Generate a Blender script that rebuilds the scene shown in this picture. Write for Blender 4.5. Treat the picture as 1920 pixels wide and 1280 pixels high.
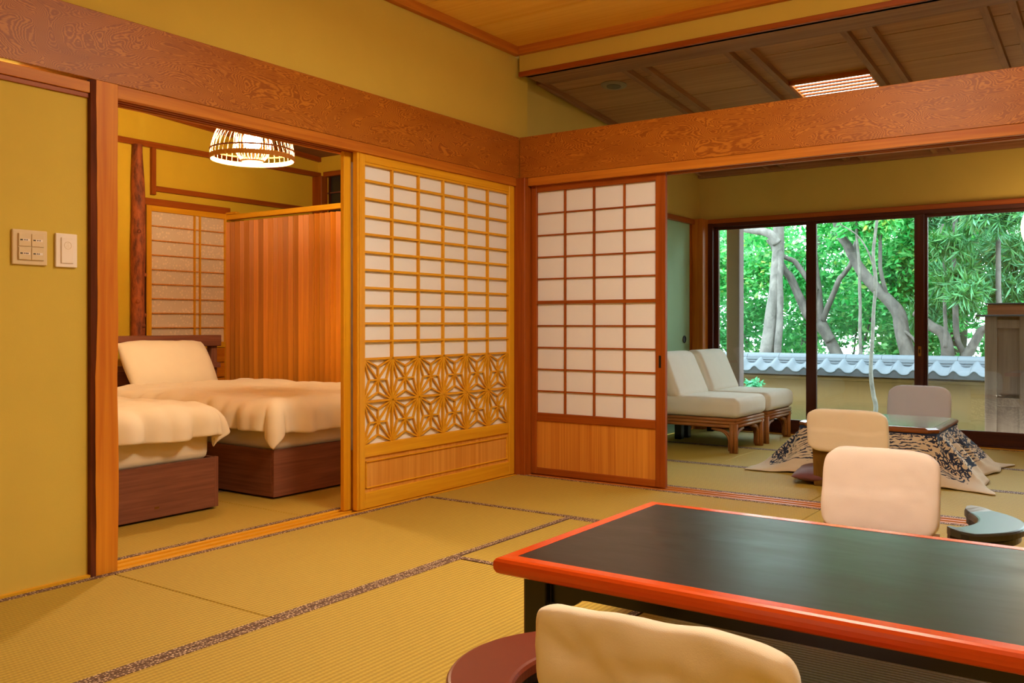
import bpy, bmesh, math, random
import numpy as np
from mathutils import Vector, Matrix, noise as mnoise
random.seed(7); rng = np.random.default_rng(7)
for o in list(bpy.data.objects): bpy.data.objects.remove(o)
SC = bpy.context.scene
COL = SC.collection
PI = math.pi

# ------------------------------------------------------------------ camera, world, exposure
cam = bpy.data.cameras.new('camera'); camo = bpy.data.objects.new('camera', cam); COL.objects.link(camo)
camo.location = (3.1795, -4.6545, 0.935); camo.rotation_euler = (PI/2, 0, math.radians(34.81))
cam.sensor_width = 36; cam.lens = 36*1694/1920; cam.shift_y = -33/1920; cam.clip_end = 200; cam.clip_start = .02
SC.camera = camo
W = bpy.data.worlds.new('overcast_sky'); SC.world = W; W.use_nodes = True
bg = W.node_tree.nodes['Background']; bg.inputs[0].default_value = (.78, .92, 1, 1); bg.inputs[1].default_value = 10.0
vs = SC.view_settings; vs.view_transform = 'Standard'; vs.look = 'None'; vs.gamma = 1; vs.use_curve_mapping = False; vs.exposure = 0.27
WARM = (1, .87, .66)
P_MAIN, P_BED, P_LOUVRE, P_LANTERN = 38.0, 850.0, 7.0, 8.0

# ------------------------------------------------------------------ helpers
def lin(r, g, b):
    f = lambda c: (c/255/12.92 if c/255 <= .04045 else ((c/255+.055)/1.055)**2.4)
    return (f(r), f(g), f(b), 1)
def tag(o, label=None, cat=None, group=None, kind=None):
    if label: o['label'] = label
    if cat: o['category'] = cat
    if group: o['group'] = group
    if kind: o['kind'] = kind
    return o
def obj(name, bm, mat, parent=None, loc=(0, 0, 0), rot=(0, 0, 0), smooth=False):
    if isinstance(bm, bpy.types.Mesh): me = bm
    else:
        bmesh.ops.recalc_face_normals(bm, faces=bm.faces)
        me = bpy.data.meshes.new(name); bm.to_mesh(me); bm.free()
    if mat and not me.materials: me.materials.append(mat)
    if smooth: me.polygons.foreach_set('use_smooth', [True]*len(me.polygons))
    o = bpy.data.objects.new(name, me); COL.objects.link(o)
    o.location = loc; o.rotation_euler = rot
    if parent: o.parent = parent
    return o
def empty(name, loc=(0, 0, 0), rz=0, label=None, cat=None, group=None, kind=None):
    o = bpy.data.objects.new(name, None); COL.objects.link(o); o.empty_display_size = .1
    o.location = loc; o.rotation_euler = (0, 0, rz); return tag(o, label, cat, group, kind)
def box(bm, x0, x1, y0, y1, z0, z1, bevel=0, seg=1):
    g = bmesh.ops.create_cube(bm, size=1); vs_ = g['verts']
    for v in vs_:
        v.co = Vector(((x0+x1)/2+v.co.x*(x1-x0), (y0+y1)/2+v.co.y*(y1-y0), (z0+z1)/2+v.co.z*(z1-z0)))
    if bevel:
        es = list({e for v in vs_ for e in v.link_edges})
        bmesh.ops.bevel(bm, geom=es, offset=bevel, segments=seg, affect='EDGES', profile=.5)
    return bm
def boxo(name, b, mat, parent=None, bevel=0, seg=1, smooth=False, loc=(0, 0, 0), rot=(0, 0, 0)):
    return obj(name, box(bmesh.new(), *b, bevel=bevel, seg=seg), mat, parent, loc, rot, smooth)
def struct(name, b, mat, label, cat, parent=None, bevel=0):
    o = boxo(name, b, mat, parent, bevel)
    if not parent: tag(o, label, cat, kind='structure')
    return o
def ring(c, d, r, n, up=None):
    d = d.normalized(); a = d.cross(Vector((0, 0, 1)) if abs(d.z) < .9 else Vector((1, 0, 0))).normalized(); b = d.cross(a)
    return [c + a*r*math.cos(2*PI*i/n) + b*r*math.sin(2*PI*i/n) for i in range(n)]
def tube(bm, pts, rad, n=8, cap=True):
    pts = [Vector(p) for p in pts]; rad = rad if isinstance(rad, (list, tuple)) else [rad]*len(pts)
    loops = []
    for i, p in enumerate(pts):
        d = pts[min(i+1, len(pts)-1)] - pts[max(i-1, 0)]
        loops.append([bm.verts.new(q) for q in ring(p, d, rad[i], n)])
    for a, b in zip(loops, loops[1:]):
        # align to avoid twist
        off = min(range(n), key=lambda k: sum((a[j].co-b[(j+k) % n].co).length_squared for j in range(0, n, 2)))
        b[:] = b[off:]+b[:off]
        for j in range(n): bm.faces.new((a[j], a[(j+1) % n], b[(j+1) % n], b[j]))
    if cap:
        bm.faces.new(loops[0]); bm.faces.new(loops[-1][::-1])
    return bm
def torus(bm, c, R, r, n=40, m=6, h=None):
    c = Vector(c); L = []
    for i in range(n):
        a = 2*PI*i/n
        L.append([bm.verts.new(c+Vector(((R+r*math.cos(2*PI*j/m))*math.cos(a), (R+r*math.cos(2*PI*j/m))*math.sin(a), (h or r)*math.sin(2*PI*j/m)))) for j in range(m)])
    for i in range(n):
        for j in range(m): bm.faces.new((L[i][j], L[(i+1) % n][j], L[(i+1) % n][(j+1) % m], L[i][(j+1) % m]))
    return bm
def lathe(bm, prof, c=(0, 0, 0), n=32):
    c = Vector(c); L = []
    for i in range(n):
        a = 2*PI*i/n
        L.append([bm.verts.new(c+Vector((r*math.cos(a), r*math.sin(a), z))) for r, z in prof])
    for i in range(n):
        for j in range(len(prof)-1): bm.faces.new((L[i][j], L[(i+1) % n][j], L[(i+1) % n][j+1], L[i][j+1]))
    return bm
def prism(bm, poly, ax, d0, d1):
    """extrude a 2D polygon along axis ax ('x': poly=(y,z), 'y': (x,z), 'z': (x,y))"""
    f = {'x': lambda p, d: (d, p[0], p[1]), 'y': lambda p, d: (p[0], d, p[1]), 'z': lambda p, d: (p[0], p[1], d)}[ax]
    a = [bm.verts.new(f(p, d0)) for p in poly]; b = [bm.verts.new(f(p, d1)) for p in poly]; n = len(poly)
    bm.faces.new(a); bm.faces.new(b[::-1])
    for i in range(n): bm.faces.new((a[i], b[i], b[(i+1) % n], a[(i+1) % n]))
    return bm
def fbm(p, s=1.0, seed=0): return mnoise.noise(Vector((p[0]*s+seed*7.3, p[1]*s-seed*3.1, p[2]*s+seed*1.7)))
def cushion(bm, w, h, t, n=4, m=2.5, c=.12, p=6, nx=24, ny=20, wr=0, seed=0, ws=9):
    """soft slab in local XY, thickness along Z, both sides"""
    G = {}
    for s in (1, -1):
        for i in range(nx+1):
            for j in range(ny+1):
                a = -1+2*i/nx; b = -1+2*j/ny
                # denser towards the rims
                a = math.copysign(1-(1-abs(a))**1.5, a); b = math.copysign(1-(1-abs(b))**1.5, b)
                k = 1-c*(abs(a)**p)*(abs(b)**p)
                edge = i in (0, nx) or j in (0, ny)
                if s == -1 and edge: G[s, i, j] = G[1, i, j]; continue
                th = t/2*((1-abs(a)**n)**(1/m))*((1-abs(b)**n)**(1/m))
                x, y = w/2*a*k, h/2*b*k
                z = s*th
                if wr:
                    q = fbm((x, y, s*.3), ws, seed)+.5*fbm((x, y, s), ws*2.3, seed+3)
                    z += wr*q*(1 if not edge else .3); x += wr*.5*fbm((y, x, s), ws, seed+5); y += wr*.6*fbm((x, y, 1), ws, seed+9)
                G[s, i, j] = bm.verts.new((x, y, z))
    for s in (1, -1):
        for i in range(nx):
            for j in range(ny):
                f = (G[s, i, j], G[s, i+1, j], G[s, i+1, j+1], G[s, i, j+1])
                bm.faces.new(f if s == 1 else f[::-1])
    return bm

# ------------------------------------------------------------------ materials
class NT:
    def __init__(s, name, rough=.5):
        s.m = bpy.data.materials.new(name); s.m.use_nodes = True; s.t = s.m.node_tree
        s.b = s.t.nodes['Principled BSDF']; s.b.inputs['Roughness'].default_value = rough
        s.tc = s.n('ShaderNodeTexCoord')
    def n(s, typ, **kw):
        nd = s.t.nodes.new(typ)
        for k, v in kw.items():
            if k in nd.inputs: nd.inputs[k].default_value = v
            else: setattr(nd, k, v)
        return nd
    def l(s, a, b): s.t.links.new(a, b)
    def mapping(s, scale, src='Object', rot=(0, 0, 0)):
        mp = s.n('ShaderNodeMapping'); mp.inputs['Scale'].default_value = scale; mp.inputs['Rotation'].default_value = rot
        s.l(s.tc.outputs[src], mp.inputs['Vector']); return mp.outputs['Vector']
    def noise(s, vec, scale=5, detail=4, rough=.55, dist=0):
        nd = s.n('ShaderNodeTexNoise'); nd.inputs['Scale'].default_value = scale; nd.inputs['Detail'].default_value = detail
        nd.inputs['Roughness'].default_value = rough; nd.inputs['Distortion'].default_value = dist; s.l(vec, nd.inputs['Vector']); return nd.outputs['Fac']
    def math(s, op, a, b=None, clamp=False):
        nd = s.n('ShaderNodeMath', operation=op); nd.use_clamp = clamp
        for i, v in enumerate((a, b)):
            if v is None: continue
            if isinstance(v, (int, float)): nd.inputs[i].default_value = v
            else: s.l(v, nd.inputs[i])
        return nd.outputs[0]
    def ramp(s, fac, stops):
        nd = s.n('ShaderNodeValToRGB'); e = nd.color_ramp.elements
        while len(e) < len(stops): e.new(.5)
        for el, (p, c) in zip(e, stops): el.position = p; el.color = c
        s.l(fac, nd.inputs[0]); return nd.outputs[0]
    def mix(s, fac, a, b, typ='MIX'):
        nd = s.n('ShaderNodeMix', data_type='RGBA', blend_type=typ)
        for i, v in ((0, fac), (6, a), (7, b)):
            if isinstance(v, (int, float)): nd.inputs[i].default_value = v
            elif isinstance(v, tuple): nd.inputs[i].default_value = v
            else: s.l(v, nd.inputs[i])
        return nd.outputs[2]
    def col(s, c):
        if isinstance(c, tuple): s.b.inputs['Base Color'].default_value = c
        else: s.l(c, s.b.inputs['Base Color'])
    def bump(s, h, strength=.2, dist=.01):
        nd = s.n('ShaderNodeBump'); nd.inputs['Strength'].default_value = strength; nd.inputs['Distance'].default_value = dist
        s.l(h, nd.inputs['Height']); s.l(nd.outputs[0], s.b.inputs['Normal'])
AX = {'x': 0, 'y': 1, 'z': 2}
def wood(name, ca, cb, axis, fine=60, along=2.0, rough=.45, tint=.0, bump=.08, spec=.22):
    s = NT(name, rough); s.b.inputs['Specular IOR Level'].default_value = spec; sc = [fine]*3; sc[AX[axis]] = along
    v = s.mapping(tuple(sc)); f1 = s.noise(v, 1, 3, .6, .6)
    sc2 = [fine*.18]*3; sc2[AX[axis]] = along*.35
    f2 = s.noise(s.mapping(tuple(sc2)), 1, 3, .5, .8)
    f = s.math('ADD', s.math('MULTIPLY', f1, .55), s.math('MULTIPLY', f2, .45))
    c = s.ramp(f, [(.36, ca), (.64, cb)])
    if tint:
        oi = s.n('ShaderNodeObjectInfo'); k = s.math('ADD', s.math('MULTIPLY', oi.outputs['Random'], tint), 1-tint/2)
        hs = s.n('ShaderNodeHueSaturation'); s.l(c, hs.inputs['Color']); s.l(k, hs.inputs['Value']); c = hs.outputs[0]
    s.col(c); s.bump(f1, bump, .004); return s.m
def burl(name, ca, cb, axis, rough=.42):
    s = NT(name, rough); s.b.inputs['Specular IOR Level'].default_value = .25; sc = [7]*3; sc[AX[axis]] = 2.2
    f = s.noise(s.mapping(tuple(sc)), 1, 2, .5, 1.0)
    st = [60]*3; st[AX[axis]] = 14
    g = s.noise(s.mapping(tuple(st)), 1, 2, .6, 1.2)
    w = s.math('SINE', s.math('ADD', s.math('MULTIPLY', f, 360), s.math('MULTIPLY', g, 11)))
    sf = [9]*3; sf[AX[axis]] = 3
    big = s.noise(s.mapping(tuple(sf)), 1, 2)
    w = s.math('MULTIPLY', s.math('ADD', w, 1), s.math('ADD', s.math('MULTIPLY', big, .9), .05))
    c = s.ramp(w, [(.25, cb), (1.25/1.3, ca)])
    s.col(s.mix(s.math('MULTIPLY', g, .25), c, ca)); s.bump(w, .05, .003); return s.m
def plaster(name, c, var=.06, rough=.9):
    s = NT(name, rough); v = s.mapping((1, 1, 1))
    f = s.noise(v, 5, 5, .6); g = s.noise(v, 220, 3, .7)
    d = tuple(x*(1-var*2) for x in c[:3])+(1,)
    s.col(s.mix(f, d, c)); s.bump(g, .12, .004); return s.m
def plain(name, c, rough=.5, spec=None, metal=0, nz=0, nscale=30):
    s = NT(name, rough)
    if nz:
        f = s.noise(s.mapping((1, 1, 1)), nscale, 4); d = tuple(x*(1-nz) for x in c[:3])+(1,)
        s.col(s.mix(f, d, c))
    else: s.col(c)
    s.b.inputs['Metallic'].default_value = metal
    if spec is not None: s.b.inputs['Specular IOR Level'].default_value = spec
    return s.m
def fabric(name, c, rough=.9, weave=350, strength=.15, trans=0):
    s = NT(name, rough); v = s.mapping((1, 1, 1)); f = s.noise(v, weave, 2); g = s.noise(v, 6, 3)
    d = tuple(x*.88 for x in c[:3])+(1,)
    s.col(s.mix(g, d, c)); s.bump(f, strength, .002); s.b.inputs['Sheen Weight'].default_value = .15
    return s.m
def emit(name, c, st):
    m = bpy.data.materials.new(name); m.use_nodes = True; t = m.node_tree; t.nodes.remove(t.nodes['Principled BSDF'])
    e = t.nodes.new('ShaderNodeEmission'); e.inputs[0].default_value = c; e.inputs[1].default_value = st
    t.links.new(e.outputs[0], t.nodes['Material Output'].inputs[0]); return m
def paper(name, c, tr=.35, pattern=False):
    m = bpy.data.materials.new(name); m.use_nodes = True; t = m.node_tree; t.nodes.remove(t.nodes['Principled BSDF'])
    d = t.nodes.new('ShaderNodeBsdfDiffuse'); d.inputs[0].default_value = c
    r = t.nodes.new('ShaderNodeBsdfTranslucent'); r.inputs[0].default_value = c
    if pattern:
        tc = t.nodes.new('ShaderNodeTexCoord'); vo = t.nodes.new('ShaderNodeTexVoronoi'); vo.inputs['Scale'].default_value = 42
        t.links.new(tc.outputs['Object'], vo.inputs['Vector']); n2 = t.nodes.new('ShaderNodeTexNoise'); n2.inputs['Scale'].default_value = 9
        t.links.new(tc.outputs['Object'], n2.inputs['Vector'])
        mu = t.nodes.new('ShaderNodeMath'); mu.operation = 'MULTIPLY_ADD'; mu.inputs[1].default_value = -.55; t.links.new(n2.outputs['Fac'], mu.inputs[0])
        t.links.new(vo.outputs['Distance'], mu.inputs[2])
        cr = t.nodes.new('ShaderNodeValToRGB'); cr.color_ramp.elements[0].position = .0; cr.color_ramp.elements[1].position = .08
        cr.color_ramp.elements[0].color = tuple(min(1, x*1.18) for x in c[:3])+(1,); cr.color_ramp.elements[1].color = c
        t.links.new(mu.outputs[0], cr.inputs[0]); t.links.new(cr.outputs[0], d.inputs[0])
    mx = t.nodes.new('ShaderNodeMixShader'); mx.inputs[0].default_value = tr
    t.links.new(d.outputs[0], mx.inputs[1]); t.links.new(r.outputs[0], mx.inputs[2]); t.links.new(mx.outputs[0], t.nodes['Material Output'].inputs[0]); return m
def glass(name, tint=(.93, .97, .96, 1), gain=1.0):
    m = bpy.data.materials.new(name); m.use_nodes = True; t = m.node_tree; t.nodes.remove(t.nodes['Principled BSDF'])
    a = t.nodes.new('ShaderNodeBsdfTransparent'); a.inputs[0].default_value = tint
    g = t.nodes.new('ShaderNodeBsdfGlossy'); g.inputs['Roughness'].default_value = .02
    fr = t.nodes.new('ShaderNodeFresnel'); fr.inputs[0].default_value = 1.5
    mx = t.nodes.new('ShaderNodeMixShader'); t.links.new(fr.outputs[0], mx.inputs[0]); t.links.new(a.outputs[0], mx.inputs[1]); t.links.new(g.outputs[0], mx.inputs[2])
    t.links.new(mx.outputs[0], t.nodes['Material Output'].inputs[0]); return m
def tatami(name, axis):
    s = NT(name, .75); s.b.inputs['Specular IOR Level'].default_value = .35
    i = 1-AX[axis]     # ridges run along the long axis, repeat across it
    sp = s.n('ShaderNodeSeparateXYZ'); s.l(s.tc.outputs['Object'], sp.inputs[0])
    a, b = sp.outputs[i], sp.outputs[AX[axis]]
    r = s.math('SINE', s.math('MULTIPLY', a, 2*PI/.019))
    w = s.math('SINE', s.math('ADD', s.math('MULTIPLY', b, 2*PI/.013), s.math('MULTIPLY', s.math('FLOOR', s.math('DIVIDE', a, .019)), PI)))
    sc = [300, 300, 300]; sc[AX[axis]] = 300; sc[i] = 25
    st = s.noise(s.mapping(tuple(sc)), 1, 2, .6); big = s.noise(s.mapping((1.3, 1.3, 1.3)), 1, 4)
    h = s.math('ADD', s.math('MULTIPLY', s.math('ADD', r, 1), .5), s.math('MULTIPLY', w, .10))
    f = s.math('ADD', s.math('MULTIPLY', h, .42), s.math('MULTIPLY', st, .45))
    f = s.math('ADD', f, s.math('MULTIPLY', big, .2))
    s.col(s.ramp(f, [(.15, lin(153, 121, 42)), (.85, lin(198, 166, 66))])); s.bump(h, .32, .003); return s.m
def heri(name, axis):
    s = NT(name, .8); v = s.mapping((1, 1, 1))
    vo = s.n('ShaderNodeTexVoronoi'); vo.inputs['Scale'].default_value = 95; vo.inputs['Randomness'].default_value = .55; s.l(v, vo.inputs['Vector'])
    f = s.noise(v, 160, 2)
    k = s.math('ADD', vo.outputs['Distance'], s.math('MULTIPLY', f, .35))
    s.col(s.ramp(k, [(.40, lin(222, 190, 158)), (.54, lin(100, 68, 48))])); return s.m

M = {}
M['plaster'] = plaster('ochre_plaster', lin(210, 177, 70))
M['plaster2'] = plaster('ochre_plaster_b', lin(206, 176, 84))
M['plaster_bed'] = plaster('yellow_plaster', lin(230, 188, 44))
for a in 'xyz':
    M['burl'+a] = burl('figured_beam_'+a, lin(186, 112, 31), lin(142, 74, 16), a)
    M['trim'+a] = wood('trim_wood_'+a, lin(202, 124, 36), lin(170, 90, 20), a, 45, 1.6)
    M['hinoki'+a] = wood('pale_cypress_'+a, lin(232, 170, 36), lin(214, 146, 24), a, 45, 1.4)
    M['brown'+a] = wood('brown_shoji_wood_'+a, lin(168, 86, 22), lin(138, 62, 12), a, 50, 1.8)
    M['dark'+a] = wood('dark_sash_'+a, lin(84, 38, 20), lin(60, 24, 13), a, 50, 1.5, .4)
    M['bed'+a] = wood('walnut_veneer_'+a, lin(140, 88, 66), lin(112, 66, 50), a, 70, 2.5, .5)
    M['slat'+a] = wood('cedar_slat_'+a, lin(206, 128, 26), lin(174, 92, 14), a, 35, 1.0, .45, .5)
    M['roof'+a] = wood('ceiling_board_'+a, lin(186, 136, 84), lin(160, 108, 62), a, 38, 1.0, .6, .12)
    M['ceil'+a] = wood('cedar_ceiling_'+a, lin(250, 204, 96), lin(238, 182, 74), a, 38, .8, .6, .06)
    M['rafter'+a] = wood('rafter_'+a, lin(166, 118, 76), lin(134, 88, 54), a, 50, 1.4, .6)
    M['rattan'+a] = wood('rattan_'+a, lin(176, 116, 62), lin(140, 84, 42), a, 60, 5, .4)
M['panelz'] = wood('cedar_panel_z', lin(232, 166, 74), lin(206, 132, 48), 'z', 55, .9)
M['panel2z'] = wood('kiri_panel_z', lin(222, 150, 58), lin(192, 112, 36), 'z', 75, .9)
M['paper'] = paper('shoji_paper', (.93, .90, .93, 1), .15)
M['paper2'] = paper('patterned_paper', (.80, .63, .46, 1), .12, True)
M['tatx'] = tatami('tatami_x', 'x'); M['taty'] = tatami('tatami_y', 'y')
M['heri'] = heri('heri_brocade', 'x')
M['glass'] = glass('window_glass')
M['fusuma'] = plaster('green_fusuma_paper', lin(160, 196, 158), .03)
M['white'] = plain('white_plastic', lin(238, 220, 204), .35)
M['cream'] = plain('cream_plastic', lin(216, 188, 146), .4)
M['ink'] = plain('dark_print', lin(40, 30, 26), .6)
M['lacquer'] = None
M['sheet'] = fabric('bed_linen', lin(244, 226, 196), .85, 500, .1)
M['cover'] = fabric('chair_cover_cotton', lin(236, 218, 212), .9, 420, .2)
M['cover_b'] = fabric('chair_cover_ochre_cotton', lin(250, 234, 212), .9, 420, .2)
M['sofa'] = fabric('beige_upholstery', lin(236, 228, 214), .95, 260, .5)
M['purple'] = fabric('plum_cushion_cloth', lin(112, 62, 62), .8, 300, .3)
M['black'] = plain('black_lacquer', lin(20, 17, 15), .28)
M['redlac'] = wood('vermilion_lacquer', lin(216, 84, 24), lin(200, 66, 16), 'x', 20, 1.5, .22, 0, .01, .5)
M['redlacy'] = wood('vermilion_lacquer_y', lin(216, 84, 24), lin(200, 66, 16), 'y', 20, 1.5, .22, 0, .01, .5)
M['mahog'] = plain('reddish_brown_lacquer', lin(120, 52, 34), .35, nz=.15)
M['grease'] = plain('grey_black_lacquer', lin(46, 44, 40), .28)
M['brass'] = plain('aged_brass', lin(150, 110, 60), .35, metal=.9)
M['iron'] = plain('blackened_iron', lin(30, 26, 26), .5, metal=.5)
M['tile'] = plain('grey_roof_tile', lin(72, 81, 90), .55, nz=.25, nscale=14)
M['tiled'] = plain('grey_roof_tile_edge', lin(42, 45, 50), .75, nz=.3, nscale=20)  # darkened tile grey; on the tile lips, shade put into the colour
M['bamboo'] = plain('bamboo_strip', lin(176, 132, 84), .6)
M['bamboo_d'] = plain('dark_bamboo_hoop', lin(110, 62, 30), .5)
def table_panel():
    s = NT('worn_black_lacquer', .3)
    v = s.mapping((2.5, 7, 3)); f = s.noise(v, 1, 5, .6, .5); g = s.noise(s.mapping((10, 45, 9)), 1, 3, .6)
    k = s.math('ADD', s.math('MULTIPLY', f, .8), s.math('MULTIPLY', g, .2))
    s.col(s.ramp(k, [(.3, lin(30, 25, 22)), (.75, lin(50, 45, 40))]))
    r = s.n('ShaderNodeMapRange'); s.l(k, r.inputs[0]); r.inputs[1].default_value = .3; r.inputs[2].default_value = .75; r.inputs[3].default_value = .27; r.inputs[4].default_value = .42
    s.l(r.outputs[0], s.b.inputs['Roughness']); s.b.inputs['Specular IOR Level'].default_value = .42; s.b.inputs['Coat Weight'].default_value = .06; s.b.inputs['Coat Roughness'].default_value = .3; return s.m
M['lacquer'] = table_panel()

# ------------------------------------------------------------------ floors and mats
def mat_tatami(parent, x0, x1, y0, y1, axis):
    g = .002
    cx, cy = (x0+x1)/2, (y0+y1)/2; hx, hy = (x1-x0)/2-g, (y1-y0)/2-g
    o = boxo('tatami_mat', (-hx, hx, -hy, hy, -.05, 0), M['tat'+axis], parent, .003, loc=(cx, cy, 0))
    w = .03
    for s in (-1, 1):
        b = (-hx, hx, *sorted((s*hy, s*(hy-w))), -.049, .0016) if axis == 'x' else (*sorted((s*hx, s*(hx-w))), -hy, hy, -.049, .0016)
        boxo('edge_band', b, M['heri'], o)
    return o
S_ = .93; YB = [0, -.91, -1.82, -2.73, -3.64, -4.55, -5.6]
fl = struct('floor', (0, 4.8, -5.6, 0, -.12, -.055), M['roofx'], 'tatami floor of the main room around the low lacquer table', 'floor')
for a in [(.0, 1.855, -.91, 0, 'x'), (1.855, 3.71, -.91, 0, 'x'), (3.71, 4.8, -.91, 0, 'x'),
          (0, .93, -2.73, -.91, 'y'), (0, .93, -4.55, -2.73, 'y'), (0, .93, -5.6, -4.55, 'y'),
          (.93, 2.785, -1.82, -.91, 'x'), (2.785, 4.8, -1.82, -.91, 'x'),
          (.93, 1.855, -3.64, -1.82, 'y'), (.93, 1.855, -5.6, -3.64, 'y'),
          (1.855, 3.71, -2.73, -1.82, 'x'), (1.855, 3.71, -3.64, -2.73, 'x'), (3.71, 4.8, -3.64, -1.82, 'y'),
          (1.855, 3.71, -4.55, -3.64, 'x'), (1.855, 3.71, -5.6, -4.55, 'x'), (3.71, 4.8, -5.6, -3.64, 'y')]:
    mat_tatami(fl, a[0]+(.004 if a[0] == 0 else 0), a[1], a[2], a[3]-(.004 if a[3] == 0 else 0), a[4])
f2 = struct('floor_sunroom', (-.1, 4.8, .14, 3.0, -.12, -.055), M['roofx'], 'tatami floor of the window room around the quilted table', 'floor')
for a in [(-.1, 1.75, .14, 1.045, 'x'), (1.75, 3.6, .14, 1.045, 'x'), (3.6, 4.8, .14, 1.045, 'x'),
          (-.1, .85, 1.045, 1.95, 'x'), (.85, 2.7, 1.045, 1.95, 'x'), (2.7, 4.8, 1.045, 1.95, 'x'),
          (-.1, 1.75, 1.95, 2.93, 'x'), (1.75, 3.6, 1.95, 2.93, 'x'), (3.6, 4.8, 1.95, 2.93, 'x')]: mat_tatami(f2, *a)
f3 = struct('floor_bedroom', (-3.0, -.14, -2.9, 1.13, -.12, -.055), M['roofy'], 'tatami floor of the bedroom under the two beds', 'floor')
for a in [(-1.05, -.14, -1.62, .2, 'y'), (-1.05, -.14, -2.9, -1.62, 'y'), (-1.05, -.14, .2, 1.13, 'y'),
          (-1.96, -1.05, -2.9, -.9, 'y'), (-1.96, -1.05, -.9, 1.13, 'y'), (-3.0, -1.96, -2.9, -.9, 'y'), (-3.0, -1.96, -.9, 1.13, 'y')]: mat_tatami(f3, *a)

# ------------------------------------------------------------------ main room shell
WX = -.028
struct('wall_left', (-.13, WX, -5.6, -2.80, -.05, 1.795), M['plaster'], 'ochre plaster wall carrying the two switch plates', 'wall')
struct('wall_left_upper', (-.13, WX, -5.6, .0, 2.0, 2.75), M['plaster'], 'ochre plaster wall above the long figured beam', 'wall')
struct('baseboard_left', (WX, -.010, -5.6, -2.80, -.05, .006), M['hinokiy'], 'thin wooden base strip under the switch plate wall', 'baseboard')
struct('wall_right', (4.8, 4.9, -5.6, 3.05, -.1, 2.75), M['plaster'], 'ochre plaster wall on the right side of both rooms', 'wall')
struct('wall_rear', (-.13, 4.9, -5.7, -5.6, -.1, 2.75), M['plaster'], 'ochre plaster wall behind the viewer', 'wall')
# beams, posts, lintels
tr = struct('trim_1', (-.05, .0, -5.6, .0, 1.84, 2.096), M['burly'], 'long figured-grain beam over the bedroom opening', 'beam', bevel=.002)
struct('trim_2', (.0, 4.8, .0, .05, 1.84, 2.096), M['burlx'], 'long figured-grain beam over the opening to the window room', 'beam', bevel=.002)
struct('trim_3', (.001, 4.8, .05, .13, 1.87, 2.09), M['trimx'], 'rear board of the beam over the window room opening', 'beam')
def lintel(name, parts, label):
    e = empty(name, label=label, cat='lintel', kind='structure')
    for nm, b, m in parts: boxo(nm, b, m, e, .0015)
    return e
lintel('trim_4', [('lintel_face', (-.035, -.004, -2.695, -.03, 1.79, 1.8402), M['trimy']), ('groove_rib', (-.068, -.052, -2.695, -.03, 1.79, 1.832), M['browny']),
                  ('groove_rib', (-.102, -.086, -2.695, -.03, 1.79, 1.832), M['browny']), ('lintel_back', (-.14, -.12, -2.695, -.03, 1.79, 1.832), M['trimy']),
                  ('groove_bed', (-.14, -.01, -2.695, -.03, 1.812, 1.842), M['browny'])], 'grooved door track board above the bedroom opening')
lintel('trim_5', [('lintel_face', (.06, 4.8, .004, .035, 1.79, 1.8402), M['trimx']), ('groove_rib', (.06, 4.8, .066, .078, 1.79, 1.832), M['brownx']),
                  ('lintel_back', (.06, 4.8, .11, .14, 1.79, 1.832), M['trimx']), ('groove_bed', (.06, 4.8, .01, .14, 1.812, 1.868), M['brownx'])],
       'grooved door track board above the window room opening')
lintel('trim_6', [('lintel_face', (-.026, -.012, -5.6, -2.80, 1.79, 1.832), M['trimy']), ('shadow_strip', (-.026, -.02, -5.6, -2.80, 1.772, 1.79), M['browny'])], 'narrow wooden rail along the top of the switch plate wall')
def sill(name, axis, a0, a1, lo, hi, label):
    e = empty(name, label=label, cat='sill', kind='structure')
    n = 5; w = (hi-lo)/n
    for i in range(n):
        zt = .001 if i % 2 == 0 else -.014
        b = (lo+i*w, lo+(i+1)*w, a0, a1, -.06, zt) if axis == 'y' else (a0, a1, lo+i*w, lo+(i+1)*w, -.06, zt)
        boxo('track_rib' if i % 2 == 0 else 'track_groove', b, M['hinoki'+axis] if axis == 'y' else M['trimx'], e, .001)
    return e
sill('trim_7', 'y', -2.70, -.03, -.138, -.002, 'grooved cypress sill across the bedroom opening')
sill('trim_8', 'x', .06, 4.8, .002, .138, 'grooved wooden sill across the window room opening')
# natural-edge post left of the opening
bm = bmesh.new(); N = 24
prev = None
for i in range(N+1):
    z = -.05+1.89*i/N; w = .012*fbm((0, 0, z), 3.0, 2)+.004*fbm((0, 0, z), 11, 4)
    y0, y1 = -2.783+w*.8, -2.697+.006*fbm((0, 0, z), 4, 8)
    lp = [bm.verts.new(q) for q in ((.0, y0, z), (.0, y1, z), (-.016, y1+.006, z), (-.13, y1+.006, z), (-.13, -2.80, z), (-.026, -2.79, z))]
    if prev:
        for j in range(6): bm.faces.new((prev[j], prev[(j+1) % 6], lp[(j+1) % 6], lp[j]))
    prev = lp
po = obj('trim_9', bm, wood('post_wood', lin(220, 142, 30), lin(188, 100, 14), 'z', 30, 1.1)); tag(po, 'natural-edged wooden post between the switch plate wall and the beds', 'post', kind='structure')
bm = bmesh.new(); prev = None
for i in range(N+1):
    z = -.05+1.89*i/N; w = .012*fbm((0, 0, z), 3.0, 2)+.004*fbm((0, 0, z), 11, 4)
    lp = [bm.verts.new(q) for q in ((.0005, -2.7845+w*.8, z), (-.010, -2.799, z), (-.03, -2.801, z), (-.03, -2.77, z))]
    if prev:
        for j in range(4): bm.faces.new((prev[j], prev[(j+1) % 4], lp[(j+1) % 4], lp[j]))
    prev = lp
tag(obj('bark_edge', bm, wood('post_bark', lin(116, 54, 26), lin(78, 32, 14), 'z', 40, 3), po), 'dark bark edge')
cp = empty('trim_10', label='dark corner post where the pale and brown screens meet', cat='post', kind='structure')
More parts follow.
